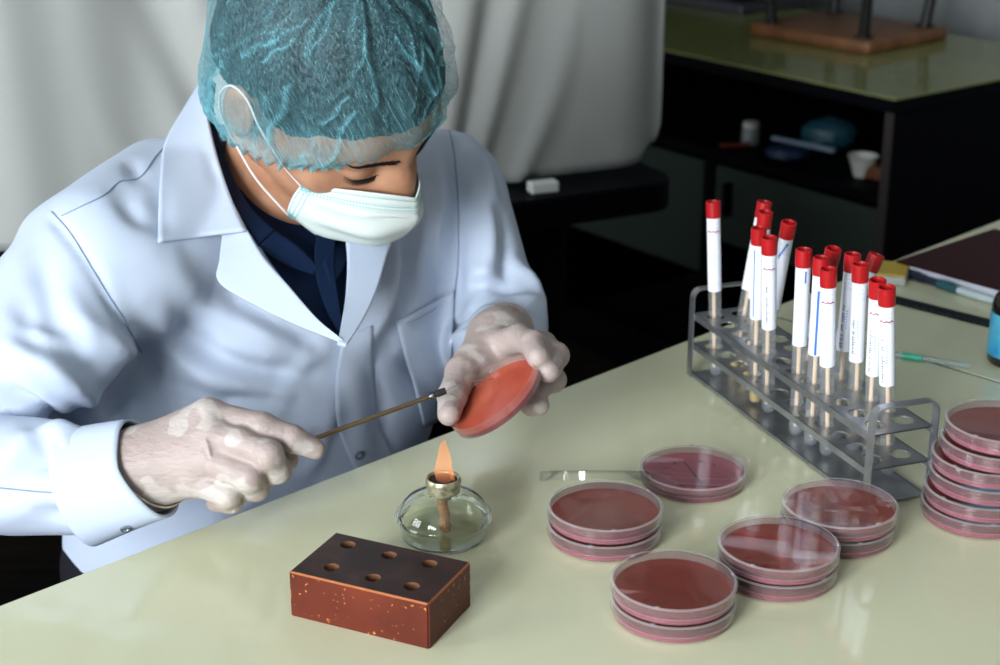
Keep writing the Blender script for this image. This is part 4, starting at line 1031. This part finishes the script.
def drape(name, A, B, m, off=(.002, .002), thick=.0016, nu=28, nv=14, parent=None, bv=None, curl=0.0, endoff=0.0):
    """cloth piece between two measured edges, laid over the coat; points may carry their own depth"""
    bv = bv or bvc
    def res(Pn, n):
        Pn = [np.array(list(q)+([np.nan] if len(q) == 2 else []), float) for q in Pn]
        xy = smooth_path([q[:2] for q in Pn], 12); dz = [q[2] for q in Pn]
        t = np.linspace(0, 1, len(xy)); dd = np.interp(t, np.linspace(0, 1, len(dz)), dz) if not any(np.isnan(dz)) else np.full(len(xy), np.nan)
        seg = np.concatenate([[0], np.cumsum([np.linalg.norm(b-a) for a, b in zip(xy, xy[1:])])]); seg /= seg[-1]
        tt = np.linspace(0, 1, n); X = np.array(xy)
        return np.stack([np.interp(tt, seg, X[:, 0]), np.interp(tt, seg, X[:, 1]), np.interp(tt, seg, dd)], 1)
    a, b = res(A, nu+1), res(B, nu+1); G = []; last = None
    for i in range(nu+1):
        row = []
        for j in range(nv+1):
            t = j/nv; q = a[i]*(1-t)+b[i]*t; o_ = off[0]*(1-t)+off[1]*t+curl*math.sin(math.pi*t)+endoff*(i/nu)
            if not np.isnan(q[2]):
                dd_ = q[2]; h = hit(bv, q[0], q[1])
                if h is not None: dd_ = min(dd_, float((h[0]-CAM)@CF)-max(o_, .0015))       # always lies on top of the coat
                p_ = P(q[0], q[1], dd_)
            else:
                h = hit(bv, q[0], q[1])
                if h is None:
                    g = bv.find_nearest(V(P(q[0], q[1], last if last else 1.5))); p_, n_ = np.array(g[0]), np.array(g[1])
                else: p_, n_ = h; last = float((p_-CAM)@CF)
                p_ = p_-nrm(ray(q[0], q[1]))*o_*.5+n_*o_*.5
            row.append(p_)
        G.append(row)
    G = np.array(G)
    for _ in range(2):
        H = G.copy(); H[1:-1] = .5*G[1:-1]+.25*(G[:-2]+G[2:]); K = H.copy(); K[:, 1:-1] = .5*H[:, 1:-1]+.25*(H[:, :-2]+H[:, 2:]); G = K
    vs = G.reshape(-1, 3); fs = [(i*(nv+1)+j, i*(nv+1)+j+1, (i+1)*(nv+1)+j+1, (i+1)*(nv+1)+j) for i in range(nu) for j in range(nv)]
    o = pydata(name, vs, fs, m, parent or coat)
    md = o.modifiers.new('cloth', 'SOLIDIFY'); md.thickness = thick; md.offset = 1 if True else 0
    # make sure the outside faces the room's front
    me = o.data; s_ = sum((p_.normal.dot(V(CAM)-p_.center)) for p_ in me.polygons)
    if s_ < 0:
        bm = bmesh.new(); bm.from_mesh(me); bmesh.ops.reverse_faces(bm, faces=bm.faces); bm.to_mesh(me); bm.free()
    return o
m_navy_s = dull(mat('navy_shirt_cloth', (.003, .012, .040), .85), .15); bump(m_navy_s, 1500, .12, .0003)
# shirt: chest panels in the coat opening, placket, collar
shirt = drape('shirt', [(236, 180, 1.520), (250, 215, 1.500), (262, 250, 1.478), (300, 300, 1.447), (343, 345, 1.425)], [(372, 200, 1.545), (372, 225, 1.535), (368, 260, 1.51), (358, 300, 1.475), (345, 345, 1.425)], m_navy_s, nu=40, nv=20, parent=person)
drape('shirt_placket', [(318, 225, 1.498), (314, 262, 1.472), (322, 300, 1.447), (337, 332, 1.425)], [(338, 225, 1.506), (333, 262, 1.480), (338, 300, 1.450), (343, 332, 1.427)], m_navy_s, thick=.003, parent=shirt)
# collar of the shirt: stands around the neck, point hanging down on the chest
drape('shirt_collar', [(216, 84, 1.600), (214, 112, 1.565), (219, 145, 1.530), (232, 180, 1.497), (250, 210, 1.476), (274, 232, 1.464)], [(206, 84, 1.620), (206, 108, 1.575), (209, 140, 1.528), (220, 178, 1.490), (236, 212, 1.462), (258, 246, 1.450)], m_navy_s, off=(.006, .006), nu=40, nv=12, thick=.003, parent=shirt)
drape('shirt_collar', [(274, 232, 1.464), (296, 246, 1.468), (312, 262, 1.470), (318, 270, 1.468)], [(258, 246, 1.450), (272, 256, 1.457), (292, 268, 1.462), (314, 276, 1.464)], m_navy_s, nu=16, nv=8, thick=.003, parent=shirt)
drape('shirt_collar', [(322, 264, 1.472), (330, 252, 1.486), (342, 240, 1.510), (362, 225, 1.540), (390, 205, 1.58)], [(329, 288, 1.458), (338, 278, 1.470), (346, 260, 1.497), (366, 240, 1.530), (395, 215, 1.57)], m_navy_s, nu=20, nv=10, thick=.003, parent=shirt)
drape('shirt_collar', [(412, 190, 1.575), (416, 196, 1.57), (419, 202, 1.565)], [(412, 206, 1.57), (416, 206, 1.567), (422, 205, 1.56)], m_navy_s, nu=8, nv=5, thick=.002, parent=shirt)
# coat collar and lapels
drape('coat_collar', [(208, 78, 1.628), (207, 100, 1.575), (211, 130, 1.524), (220, 165, 1.486), (232, 200, 1.466), (246, 232, 1.446)], [(204, 80, 1.640), (184, 112, 1.585), (165, 146, 1.530), (160, 180, 1.490), (158, 212, 1.462), (158, 243, 1.440)], m_coat, nu=40, nv=18, thick=.0028)
drape('lapel', [(226, 214, 1.462), (220, 262, 1.437), (218, 282, 1.430), (252, 304, 1.424), (300, 327, 1.418), (341, 343, 1.412)], [(235, 206, 1.462), (250, 235, 1.448), (264, 258, 1.438), (290, 288, 1.428), (318, 320, 1.419), (344, 341, 1.412)], m_coat, nu=48, nv=16, thick=.0028)
drape('lapel', [(345, 235, 1.500), (347, 265, 1.487), (345, 300, 1.458), (341, 325, 1.430), (337, 345, 1.408)], [(398, 225, 1.535), (388, 252, 1.512), (376, 292, 1.474), (362, 322, 1.440), (345, 348, 1.408)], m_coat, nu=40, nv=14, thick=.0028)
# front overlap, pocket
drape('front_overlap', [(342, 338), (336, 370), (334, 400), (336, 425), (346, 452), (360, 480)], [(372, 325), (372, 360), (374, 400), (378, 425), (388, 445), (402, 465)], m_coat, off=(.0045, .0008), nu=36, nv=10, thick=.0014)
pk = drape('chest_pocket', [(395, 322), (402, 350), (412, 385), (422, 425)], [(454, 290), (454, 330), (452, 375), (450, 418)], m_coat, off=(.0030, .0026), nu=24, nv=14, thick=.0016)
def seam(name, line, m, rad=.0007, off=.0006, parent=None, bv=None):
    pts = []
    for q in smooth_path([np.array(l, float) for l in line], 6):
        h = hit(bv or bvc, *q)
        if h is not None: pts.append(h[0]+h[1]*off)
    if len(pts) > 2:
        bm = bmesh.new(); tube(bm, pts, rad, 6); return obj(name, bm, m, parent or coat, True)
m_seam = mat('blue_grey_seam_thread', (.24, .31, .44), .8)
seam('armhole_seam', [(52, 212), (70, 232), (88, 262), (108, 295), (128, 328), (141, 352)], m_seam, .0008)
seam('shoulder_seam', [(62, 216), (85, 205), (105, 195), (120, 182), (140, 178), (155, 158), (164, 148)], m_seam, .0006)
seam('armhole_seam', [(448, 125), (455, 160), (458, 210), (458, 260), (454, 300)], m_seam, .0007)
seam('pocket_hem', [(397, 327), (425, 312), (455, 296)], m_seam, .0004, .0035)
seam('cuff_seam', [(90, 430), (82, 450), (84, 480), (92, 515), (100, 540)], m_seam, .0007)
seam('sleeve_seam', [(0, 488), (40, 492), (84, 494)], m_seam, .0006)
m_snap = mat('steel_snap', (.35, .40, .45), .3, .9)
for (x, y) in ((358, 453),):
    h = hit(bvc, x, y); n_ = nrm(h[1]); M_ = frame(h[0]+n_*.0035, (1, 0, 0), n_)
    bm = bmesh.new(); lathe(bm, [(0, .0003), (.0022, .0003), (.0026, .0016), (.0040, .0020), (.0052, .0012), (.0052, 0), (0, 0)], 28, M_); obj('snap_button', bm, m_snap, coat, True, 40)
# ---- cuffs: open cloth bands around the wrists
def cuff(c0, c1, r0, r1, up, flat, name='cuff', slant=0.0, flare=0.0):
    ax = nrm(c1-c0); up = nrm(up-ax*(up@ax)); sd = np.cross(ax, up); L_ = np.linalg.norm(c1-c0); NU, NV = 56, 12; G = []
    for i in range(NU):
        a = 2*math.pi*i/NU
        for j in range(NV+1):
            t = j/NV; r = r0+(r1-r0)*t
            dn = max(0, -math.cos(a))
            wob = 1+.03*math.sin(3*a+2*t)+.02*math.sin(5*a)
            p_ = c0+ax*(L_*t+slant*dn*t)+up*math.cos(a)*r*wob-up*flare*dn*t+sd*math.sin(a)*r*flat*wob
            G.append(p_)
    fs = [(i*(NV+1)+j, ((i+1) % NU)*(NV+1)+j, ((i+1) % NU)*(NV+1)+j+1, i*(NV+1)+j+1) for i in range(NU) for j in range(NV)]
    o = pydata(name, G, fs, m_coat, coat); md = o.modifiers.new('cloth', 'SOLIDIFY'); md.thickness = .0022; md.offset = 0
    return o
cf = cuff(P(84, 487, 1.314), P(143, 466, 1.295), .0475, .0375, CU, .90, slant=.010, flare=.008)
for (x, y, d_) in ((126, 527, 1.29),):
    r_ = nrm(ray(x, y)); n_ = -r_; M_ = frame(P(x, y, 1.283), (1, 0, 0), n_)
    h = bvh_of([cf.matrix_world @ v.co for v in cf.data.vertices], [p.vertices for p in cf.data.polygons]).ray_cast(V(CAM), V(r_))
    if h[0]: M_ = frame(np.array(h[0])+np.array(h[1])*(.0012 if np.array(h[1])@n_ > 0 else -.0012), (1, 0, 0), np.array(h[1])*(1 if np.array(h[1])@n_ > 0 else -1))
    bm = bmesh.new(); lathe(bm, [(0, .0003), (.0022, .0003), (.0026, .0016), (.0038, .0018), (.0046, .0012), (.0046, 0), (0, 0)], 28, M_); obj('snap_button', bm, m_snap, coat, True, 40)
cuff(cuL+(L_el-cuL)*.25, cuL-(L_el-cuL)*.06, .0395, .0365, CU, .9)

# ---- trousers, shoes
m_tro = dull(mat('dark_trousers', (.012, .012, .016), .8)); m_shoe = mat('black_shoe', (.01, .01, .01), .4)
def tro(p):
    d = s_ell(p, HIP-[0, 0, .01], (.175, .12, .10), RB)
    for k_, an, sg in ((kR, aR, -1), (kL, aL, 1)):
        d = smin(d, s_cone(p, HIP+SL*.09*sg, k_, .078, .062), .03); d = smin(d, s_cone(p, k_, an, .06, .048), .02)
    return smax(d, .10-p[:, 2], .004)
a_, b_2 = nets(tro, (-.65, .9, .05), (.35, 1.8, .72), .009); fastmesh('trousers', laplace(a_, b_2, 1), b_2, m_tro, person)
for an in (aR, aL):
    def shoe(p):
        return smax(smin(s_cone(p, an+[0, 0, -.045], an+SF*.16+[0, 0, -.055], .040, .034), s_cone(p, an+[0, 0, .03], an+[0, 0, -.04], .042, .042), .02), .002-p[:, 2], .004)
    a_, b_2 = nets(shoe, an-[.3, .3, .1], an+[.3, .3, .1], .007); fastmesh('shoe', a_, b_2, m_shoe, person)

# ---------------------------------------------------------------- GLOVES
m_glove = mat('latex_glove', (.40, .33, .30), .5, **{'Subsurface Weight': .15, 'Subsurface Radius': (.006, .003, .002), 'Subsurface Scale': .5})
noise_col(m_glove, (.385, .305, .28), (.48, .425, .39), 26, 2, .56, .59)
bump(m_glove, 110, .6, .0022, 5, stretch=(1, 1, 2.2))
m_gcuff = mat('rolled_latex', (.70, .64, .52), .4)
def build_glove(fn, cutp, cutn, lo, hi, wr, name_label):
    def g(p):
        return smax(fn(p, .0006), (p-cutp)@cutn, .002)
    v_, f_ = nets(g, lo, hi, .0014); v_ = laplace(v_, f_, 1, .4)
    # fine creases at the joints and pulled folds across the back of the hand
    nn = vnormals(v_, f_); dsp = np.zeros(len(v_))
    for line, amp, wid in wr:
        pts = smooth_path([P(*l) for l in line], 4); dsp += amp*np.exp(-(seg_dist(v_, pts)/wid)**2)
    rs = np.random.RandomState(2)
    for k in range(7):
        w_ = rs.randn(3)*60; dsp += .00016*np.sin(v_@w_+rs.rand()*6)
    v_ = v_+nn*dsp[:, None]
    o = fastmesh('glove', v_, f_, m_glove, person); return o, v_, f_
hr = lambda p, o=0: hand_right(p, o)
axr = nrm(P(140, 468, 1.3)-P(100, 480, 1.33))
gR, gv, gf = build_glove(hr, P(137, 468, 1.300), -axr, P(110, 520, 1.22)-[.02, .05, .05], P(340, 380, 1.38)+[.02, .06, .06],
    [([(224, 430, 1.268), (226, 446, 1.262), (234, 460, 1.262)], .0022, .0011), ([(206, 440, 1.262), (212, 460, 1.262), (222, 482, 1.262)], .0020, .0011),
     ([(180, 480, 1.27), (190, 494, 1.27)], .0014, .0010), ([(192, 478, 1.27), (200, 492, 1.27)], .0014, .001), ([(262, 418, 1.272), (270, 430, 1.27)], -.0010, .0010), ([(285, 430, 1.27), (282, 446, 1.27)], -.0009, .0009), ([(292, 432, 1.27), (290, 448, 1.27)], .0008, .0008),
     ([(246, 420, 1.27), (240, 436, 1.27)], -.0010, .0012), ([(254, 442, 1.252), (252, 458, 1.252)], -.0008, .001), ([(160, 430, 1.28), (150, 460, 1.27), (158, 492, 1.28)], .0010, .0012), ([(168, 428, 1.28), (158, 460, 1.27), (166, 492, 1.28)], .0008, .001)], 'r')
bm = bmesh.new()
for k, (dx, rr_) in enumerate(((6, .0335), (10, .0343), (14, .0346), (18, .0350), (2, .0332))):
    c_ = P(141+dx, 467, 1.302); up_ = CU-axr*(CU@axr); up_ = nrm(up_+axr*.25*(1 if k % 2 else -.6)); s2 = nrm(np.cross(axr, up_))
    pts = [c_+up_*rr_*1.0*math.cos(a)+s2*rr_*.98*math.sin(a)+axr*.002*math.sin(2*a+k) for a in np.linspace(0, 2*math.pi, 41)]
    tube(bm, pts, .0011, 8, cap=False)
obj('rolled_cuff', bm, m_gcuff, gR, True)
axl = nrm(L_wr-L_el)
gL, gv2, gf2 = build_glove(lambda p, o=0: hand_left(p, o), L_wr+(L_el-L_wr)*.10, -axl, P(470, 400, 1.36)-[.06, .09, .05], P(540, 330, 1.5)+[.05, .06, .06],
    [([(470, 385, 1.36), (480, 370, 1.38), (492, 350, 1.40)], -.0014, .0015), ([(520, 330, 1.37), (524, 345, 1.36)], .0010, .0010), ([(512, 332, 1.38), (516, 345, 1.37)], .0008, .0010), ([(546, 340, 1.37), (552, 360, 1.36)], .0010, .001), ([(450, 392, 1.36), (462, 398, 1.36)], -.0008, .001)], 'l')
m_nail = None
# ---------------------------------------------------------------- CAP
m_capm = bpy.data.materials.new('teal_nonwoven'); m_capm.use_nodes = True
n_, l_ = m_capm.node_tree.nodes, m_capm.node_tree.links; pb = n_['Principled BSDF']; pb.inputs['Roughness'].default_value = .6
pb.inputs['Base Color'].default_value = (.17, .52, .60, 1)
tcn = n_.new('ShaderNodeTexCoord')
def tex(scale, detail, stretch, lo, hi, rotz=0.0, rough=.6):
    mp = n_.new('ShaderNodeMapping'); mp.inputs['Scale'].default_value = stretch; mp.inputs['Rotation'].default_value = (0, 0, rotz); l_.new(tcn.outputs['UV'], mp.inputs[0])
    t = n_.new('ShaderNodeTexNoise'); t.inputs['Scale'].default_value = scale; t.inputs['Detail'].default_value = detail; t.inputs['Roughness'].default_value = rough; l_.new(mp.outputs[0], t.inputs[0])
    r = n_.new('ShaderNodeMapRange'); r.inputs[1].default_value = lo; r.inputs[2].default_value = hi; l_.new(t.outputs[0], r.inputs[0]); return r.outputs[0]
def mth(op, a, b):
    m_ = n_.new('ShaderNodeMath'); m_.operation = op; m_.use_clamp = op == 'ADD'
    for i_, x in enumerate((a, b)):
        if isinstance(x, (int, float)): m_.inputs[i_].default_value = x
        else: l_.new(x, m_.inputs[i_])
    return m_.outputs[0]
f1 = tex(26, 3, (1, 9, 1), .52, .75, .5); f2 = tex(26, 3, (9, 1, 1), .52, .75, .5); f3 = tex(60, 3, (1, 1, 1), .45, .75); blot = tex(5, 3, (1, 1, 1), .40, .75)
fib = mth('MAXIMUM', mth('MAXIMUM', f1, f2), mth('MULTIPLY', f3, .8))
cmx = n_.new('ShaderNodeMix'); cmx.data_type = 'RGBA'; l_.new(fib, cmx.inputs[0]); cmx.inputs[6].default_value = (.10, .40, .48, 1); cmx.inputs[7].default_value = (.38, .70, .76, 1); l_.new(cmx.outputs[2], pb.inputs['Base Color'])
att = n_.new('ShaderNodeAttribute'); att.attribute_name = 'gather'
fac = mth('ADD', mth('ADD', mth('MULTIPLY', fib, .50), .03), mth('ADD', mth('MULTIPLY', blot, .10), att.outputs['Fac']))
tr_ = n_.new('ShaderNodeBsdfTransparent'); tl = n_.new('ShaderNodeBsdfTranslucent'); tl.inputs[0].default_value = (.17, .52, .60, 1)
m1 = n_.new('ShaderNodeMixShader'); m1.inputs[0].default_value = .25; l_.new(pb.outputs[0], m1.inputs[1]); l_.new(tl.outputs[0], m1.inputs[2])
m2 = n_.new('ShaderNodeMixShader'); l_.new(fac, m2.inputs[0]); l_.new(tr_.outputs[0], m2.inputs[1]); l_.new(m1.outputs[0], m2.inputs[2]); l_.new(m2.outputs[0], n_['Material Output'].inputs[0])
def edge_z(y): return np.interp(y, [-.13, -.06, .0, .05, .085, .12], [-.050, -.048, -.034, -.006, .028, .038])
NU, NV = 420, 150; rs = np.random.RandomState(8); G = []; uvs = []; gat = []
CREASE = []                                                          # random crease lines over the crown
for k in range(90):
    u0, v0 = rs.rand(), .05+.7*rs.rand(); an = math.pi/2+rs.randn()*.45; ln = .06+.26*rs.rand()**1.5
    CREASE.append((u0, v0, math.cos(an)*ln*.7, math.sin(an)*ln*1.5, (.0006+.0013*rs.rand()), .004+.008*rs.rand()))
th = 2*np.pi*np.arange(NU)/NU
TH, VV = np.meshgrid(th, np.linspace(0, 1, NV+1), indexing='ij')
# rim ring
ry = .097*np.cos(TH)-.001; rx = .0875*np.sin(TH); rz = edge_z(ry)
# rim point radii around the head, gathered elastic
puff = .020
# great arcs from rim (v=0) to crown (v=1)
ctr = np.array([0, -.012, .045])
ph0 = np.arctan2(rz-ctr[2], np.hypot(rx, ry-ctr[1])); ph = ph0+(np.pi/2-ph0)*VV
R0 = np.stack([rx, ry-ctr[1], rz-ctr[2]], -1); azx, azy = np.sin(TH)*.0875, np.cos(TH)*.101
ax_, ay_, az_ = .0875+.012, .108+.012, .100+.018
ux = np.cos(ph)*azx/np.hypot(azx, azy); uy = np.cos(ph)*azy/np.hypot(azx, azy); uz = np.sin(ph)
rad = 1/np.sqrt((ux/ax_)**2+(uy/ay_)**2+(uz/az_)**2)
rim_r = np.linalg.norm(R0, axis=-1)
tv = np.clip(VV/.22, 0, 1); s_ = tv*tv*(3-2*tv)
rr = rim_r*(1-s_)+rad*s_+puff*np.sin(np.clip(VV/.30, 0, 1)*np.pi)*.35*(1-s_*.4)
wr_ = np.zeros_like(rr); U = TH/(2*np.pi)
for (u0, v0, du, dv, amp, wd) in CREASE:
    du_2 = ((U-u0+.5) % 1-.5)*2.6*(1-.55*VV); L2 = du*du+dv*dv; t = np.clip((du_2*du+(VV-v0)*dv)/L2, 0, 1)
    wv = .006*np.sin(t*9+u0*30); dist = np.hypot(du_2-t*du+wv, (VV-v0)-t*dv)
    wr_ += amp*np.exp(-(dist/wd)**2)
dens = wr_.copy()
big = .0022*np.sin(TH*9+3*VV)+.0016*np.sin(TH*17+7*VV+1)+.0012*np.sin(TH*5-9*VV)
gz = np.exp(-(VV/.10)**2)
gather = .0022*np.sin(TH*64+2*np.sin(TH*7))*gz+.0012*np.sin(TH*103+1)*gz
rr = rr+wr_+big*(1-gz)+gather
PX = ctr[0]+ux*rr; PY = ctr[1]+uy*rr; PZ = ctr[2]+uz*rr+.0012*np.sin(TH*57)*gz
# folded rim flares a little
PY = np.where(PY < 0, PY*.915, PY); flr = np.exp(-(VV/.02)**2)*.004; PX += ux*flr; PY += uy*flr
W3 = HO+np.stack([-PX, PY, PZ], -1).reshape(-1, 3)@HR.T
fs = [(i*(NV+1)+j, ((i+1) % NU)*(NV+1)+j, ((i+1) % NU)*(NV+1)+j+1, i*(NV+1)+j+1) for i in range(NU) for j in range(NV)]
capo = pydata('hair_cap', W3, fs, m_capm, person)
me = capo.data; uvl = me.uv_layers.new(name='UVMap'); UVv = np.stack([ux*(1-.0*VV), uy], -1).reshape(-1, 2)*(1.0)
UVv = np.stack([(TH-np.pi)*.55*np.maximum(np.cos(ph), .15)+0*VV, VV*1.0], -1).reshape(-1, 2)
UVv = np.stack([PX*8+PZ*3, PY*8+PZ*6], -1).reshape(-1, 2)
li_ = np.zeros(len(me.loops), np.int32); me.loops.foreach_get('vertex_index', li_); uvl.data.foreach_set('uv', UVv[li_].astype(np.float32).ravel())
at = me.attributes.new('gather', 'FLOAT', 'POINT')
dens = np.clip(dens/.0022, 0, 1)**1.2*.38+np.exp(-(VV/.10)**2)*.42+np.exp(-(VV/.30)**2)*.26
at.data.foreach_set('value', dens.reshape(-1).astype(np.float32))

# ---------------------------------------------------------------- MASK
m_mask = mat('pale_green_mask', (.66, .73, .69), .7, **{'Subsurface Weight': .1, 'Subsurface Scale': .3}); bump(m_mask, 900, .15, .0003)
m_band = mat('teal_mask_stitch', (.15, .42, .45), .7); m_loop = mat('white_elastic', (.80, .80, .80), .7)
def mask_pt(u, v):            # u -1..1 across, v 0 top..1 bottom
    a = abs(u)
    top = np.array([0, .1325, .000]); mid1 = np.array([0, .145, -.030]); mid2 = np.array([0, .138, -.072]); bot = np.array([0, .108, -.128])
    ct = [top, mid1, mid2, bot]; sd = [np.array([.063, .060, -.033]), np.array([.066, .059, -.050]), np.array([.066, .059, -.072]), np.array([.063, .060, -.090])]
    def cr(L_, t):
        x = t*3; i = min(int(x), 2); t = x-i; q = [2*L_[0]-L_[1]]+L_+[2*L_[-1]-L_[-2]]; p0, p1, p2, p3 = q[i:i+4]
        return .5*((2*p1)+(-p0+p2)*t+(2*p0-5*p1+4*p2-p3)*t*t+(-p0+3*p1-3*p2+p3)*t**3)
    c, s_ = cr(ct, v), cr(sd, v)
    bx = .046 if v < .2 else .046+.010*math.sin(math.pi*min(1, (v-.2)/.8)); 
    # quadratic profile across: centre -> cheek -> side
    mdy = np.array([bx, c[1]-.012-.014*(1-math.sin(math.pi*v))*.9, c[2]*.55+s_[2]*.45-.002+.034*(1-v)**2*(1 if v < 1 else 0)])
    p = c*(1-a)**2+mdy*2*a*(1-a)+s_*a*a
    # nose ridge on the top edge
    p[1] += 0
    if u > 0: p[0] *= 1-.30*math.sin(math.pi*min(1, a)); p[2] -= .010*math.sin(math.pi*a)*(1-v)
    return np.array([p[0]*(1 if u >= 0 else -1), p[1], p[2]])
def mask_w(u, v, off=0.0):
    p = mask_pt(u, v); n_ = nrm(p-np.array([0, .02, -.05]))
    w_ = .0016*math.sin(v*22+u*4)*math.sin(math.pi*min(1, abs(u)*1.1))+.0010*math.sin(v*9-u*11)*(v > .22)+.0016*math.sin((v-.5)*9+abs(u)*6)*abs(u)
    if v < .22: w_ = .0005*math.sin(v*90)
    p = p+n_*(w_+off); return HL(*p)
MU, MV = 80, 60
vsm = [mask_w(-1+2*i/MU, j/MV) for i in range(MU+1) for j in range(MV+1)]
fsm = [(i*(MV+1)+j, i*(MV+1)+j+1, (i+1)*(MV+1)+j+1, (i+1)*(MV+1)+j) for i in range(MU) for j in range(MV)]
mask = pydata('face_mask', vsm, fsm, m_mask, person); md = mask.modifiers.new('t', 'SOLIDIFY'); md.thickness = .0012; md.offset = 0
bm = bmesh.new()
def stitch(uv0, uv1, n):
    for k in range(n):
        t0, t1 = k/n, (k+.45)/n
        a_ = mask_w(uv0[0]+(uv1[0]-uv0[0])*t0, uv0[1]+(uv1[1]-uv0[1])*t0, .0010); b_2 = mask_w(uv0[0]+(uv1[0]-uv0[0])*t1, uv0[1]+(uv1[1]-uv0[1])*t1, .0010)
        tube(bm, [a_, b_2], .00045, 4)
for v_ in (.045, .12, .145): stitch((-.94, v_), (.9, v_), 70)
for u_ in (-.985, -.95, -.92): stitch((u_, .02), (u_, .98), 22)
o_ = obj('stitching', bm, m_band, mask); 
for (v0, v1) in ((.0, .13), (.80, 1.0)):
    bm = bmesh.new()
    q = [mask_w(-.99, v0, .0013), mask_w(-.90, v0, .0013), mask_w(-.90, v1, .0013), mask_w(-.99, v1, .0013)]
    bm.faces.new([bm.verts.new(V(x)) for x in q]); obj('strap_weld', bm, m_band, mask)
for sg in (-1, 1):
    top_a = mask_w(sg*.985, .03, .001); bot_a = mask_w(sg*.985, .97, .001)
    e1, e2 = HL(sg*.086, -.004, .034), HL(sg*.089, -.018, -.022)
    bm = bmesh.new()
    if sg < 0: pts = [top_a, HL(-.0745, .042, -.014), HL(-.0805, .026, .002), HL(-.085, .012, .016), HL(-.0885, -.006, .036), HL(-.0885, -.026, .030), HL(-.0895, -.034, .006), HL(-.0875, -.026, -.022), HL(-.0830, .000, -.046), HL(-.0775, .026, -.066), bot_a]
    else: pts = [top_a, HL(.0805, .026, .002), HL(.0885, -.006, .036), HL(.0895, -.034, .006), HL(.0830, .000, -.046), bot_a]
    tube(bm, smooth_path(pts, 6), .0011, 8); obj('ear_loop', bm, m_loop, mask, True)

# ================================================================ HELD DISH AND LOOP
nd = CR*(-.59)+CU*.71-CF*.385; nd = nrm(nd)
hc = P(499.5, 401.5, 1.360)
m_agar3 = mat('bright_red_agar', (.42, .08, .045), .12); noise_col(m_agar3, (.36, .055, .030), (.46, .10, .055), 22)
hd = empty('petri_dish', hc, 'open petri dish of bright red agar held tilted in gloved fingers', 'petri dish')
dish_mesh(hd, frame(hc, CR, nd), agar=m_agar3, rim=mat('dark_maroon_agar_edge', (.14, .014, .022), .3), wall=thin_clear('clear_dish_wall', (.97, .93, .92), .03, .07, (.85, .6, .58), 1.5), lid=False, H=.0139, agar_h=.0045)
m_rod = mat('bronze_rod', (.22, .15, .09), .35, .9); m_tip = mat('dark_steel_collet', (.10, .10, .10), .35, .9); m_wire = mat('thin_steel_wire', (.45, .42, .40), .3, .9)
a_, b_2 = P(262, 458, 1.306), P(431, 396, 1.338)
lp = empty('inoculation_loop', a_, 'bronze-handled inoculation loop held in the gloved right hand, wire touching the agar', 'inoculation loop')
bm = bmesh.new(); tube(bm, [a_, a_+(b_2-a_)*.5, b_2], .0021, 16); obj('handle', bm, m_rod, lp, True, 40)
ax2 = nrm(b_2-a_); bm = bmesh.new(); tube(bm, [b_2-ax2*.002, b_2, b_2+ax2*.002, b_2+ax2*.003, b_2+ax2*.005, b_2+ax2*.0052, b_2+ax2*.013], [.0022, .0033, .0036, .0027, .0027, .0034, .0028], 16); obj('collet', bm, m_tip, lp, True, 40)
w0 = b_2+ax2*.013; w3 = P(492, 379, 1.372)
bm = bmesh.new(); tube(bm, smooth_path([w0, P(455, 386, 1.345), P(472, 381, 1.355), w3], 8), .00035, 6); obj('wire', bm, m_wire, lp, True)

# ================================================================ STOOL UNDER THE PERSON
m_stw = mat('dark_reddish_stool_wood', (.06, .022, .012), .45)
st = empty('lab_stool', HIP*[1, 1, 0], 'dark reddish wooden stool under the seated person behind the table', 'stool')
bm = bmesh.new(); lathe(bm, [(0, .415), (.18, .415), (.19, .42), (.19, .440), (.18, .447), (0, .447)], 48, Matrix.Translation(V(HIP*[1, 1, 0]))); obj('seat', bm, m_stw, st, True, 40)
for k in range(4):
    a = k*math.pi/2+.3; c = HIP*[1, 1, 0]; e = np.array([math.cos(a), math.sin(a), 0])
    bm = bmesh.new(); tube(bm, [c+e*.13+[0, 0, .414], c+e*.19], .016, 12); obj('leg', bm, m_stw, st, True, 40)
bm = bmesh.new(); lathe(bm, [(.165, .16), (.175, .16), (.175, .175), (.165, .175)], 40, Matrix.Translation(V(HIP*[1, 1, 0])), True); obj('foot_ring', bm, m_stw, st, True, 40)
# ================================================================ CAMERA AND VIEW
cd = bpy.data.cameras.new('camera'); cam = bpy.data.objects.new('camera', cd); COL.objects.link(cam)
cd.sensor_width = 36; cd.lens = FPX*36/1000; cd.clip_start = .05
cam.location = V(CAM); cam.rotation_euler = (math.pi/2-PITCH, 0, 0)
cd.dof.use_dof = True; cd.dof.focus_distance = 1.25; cd.dof.aperture_fstop = 8.0
sc = bpy.context.scene; sc.camera = cam
sc.view_settings.view_transform = 'Standard'; sc.view_settings.look = 'None'
sc.view_settings.gamma = 1; sc.view_settings.use_curve_mapping = False; sc.view_settings.exposure = 0.0
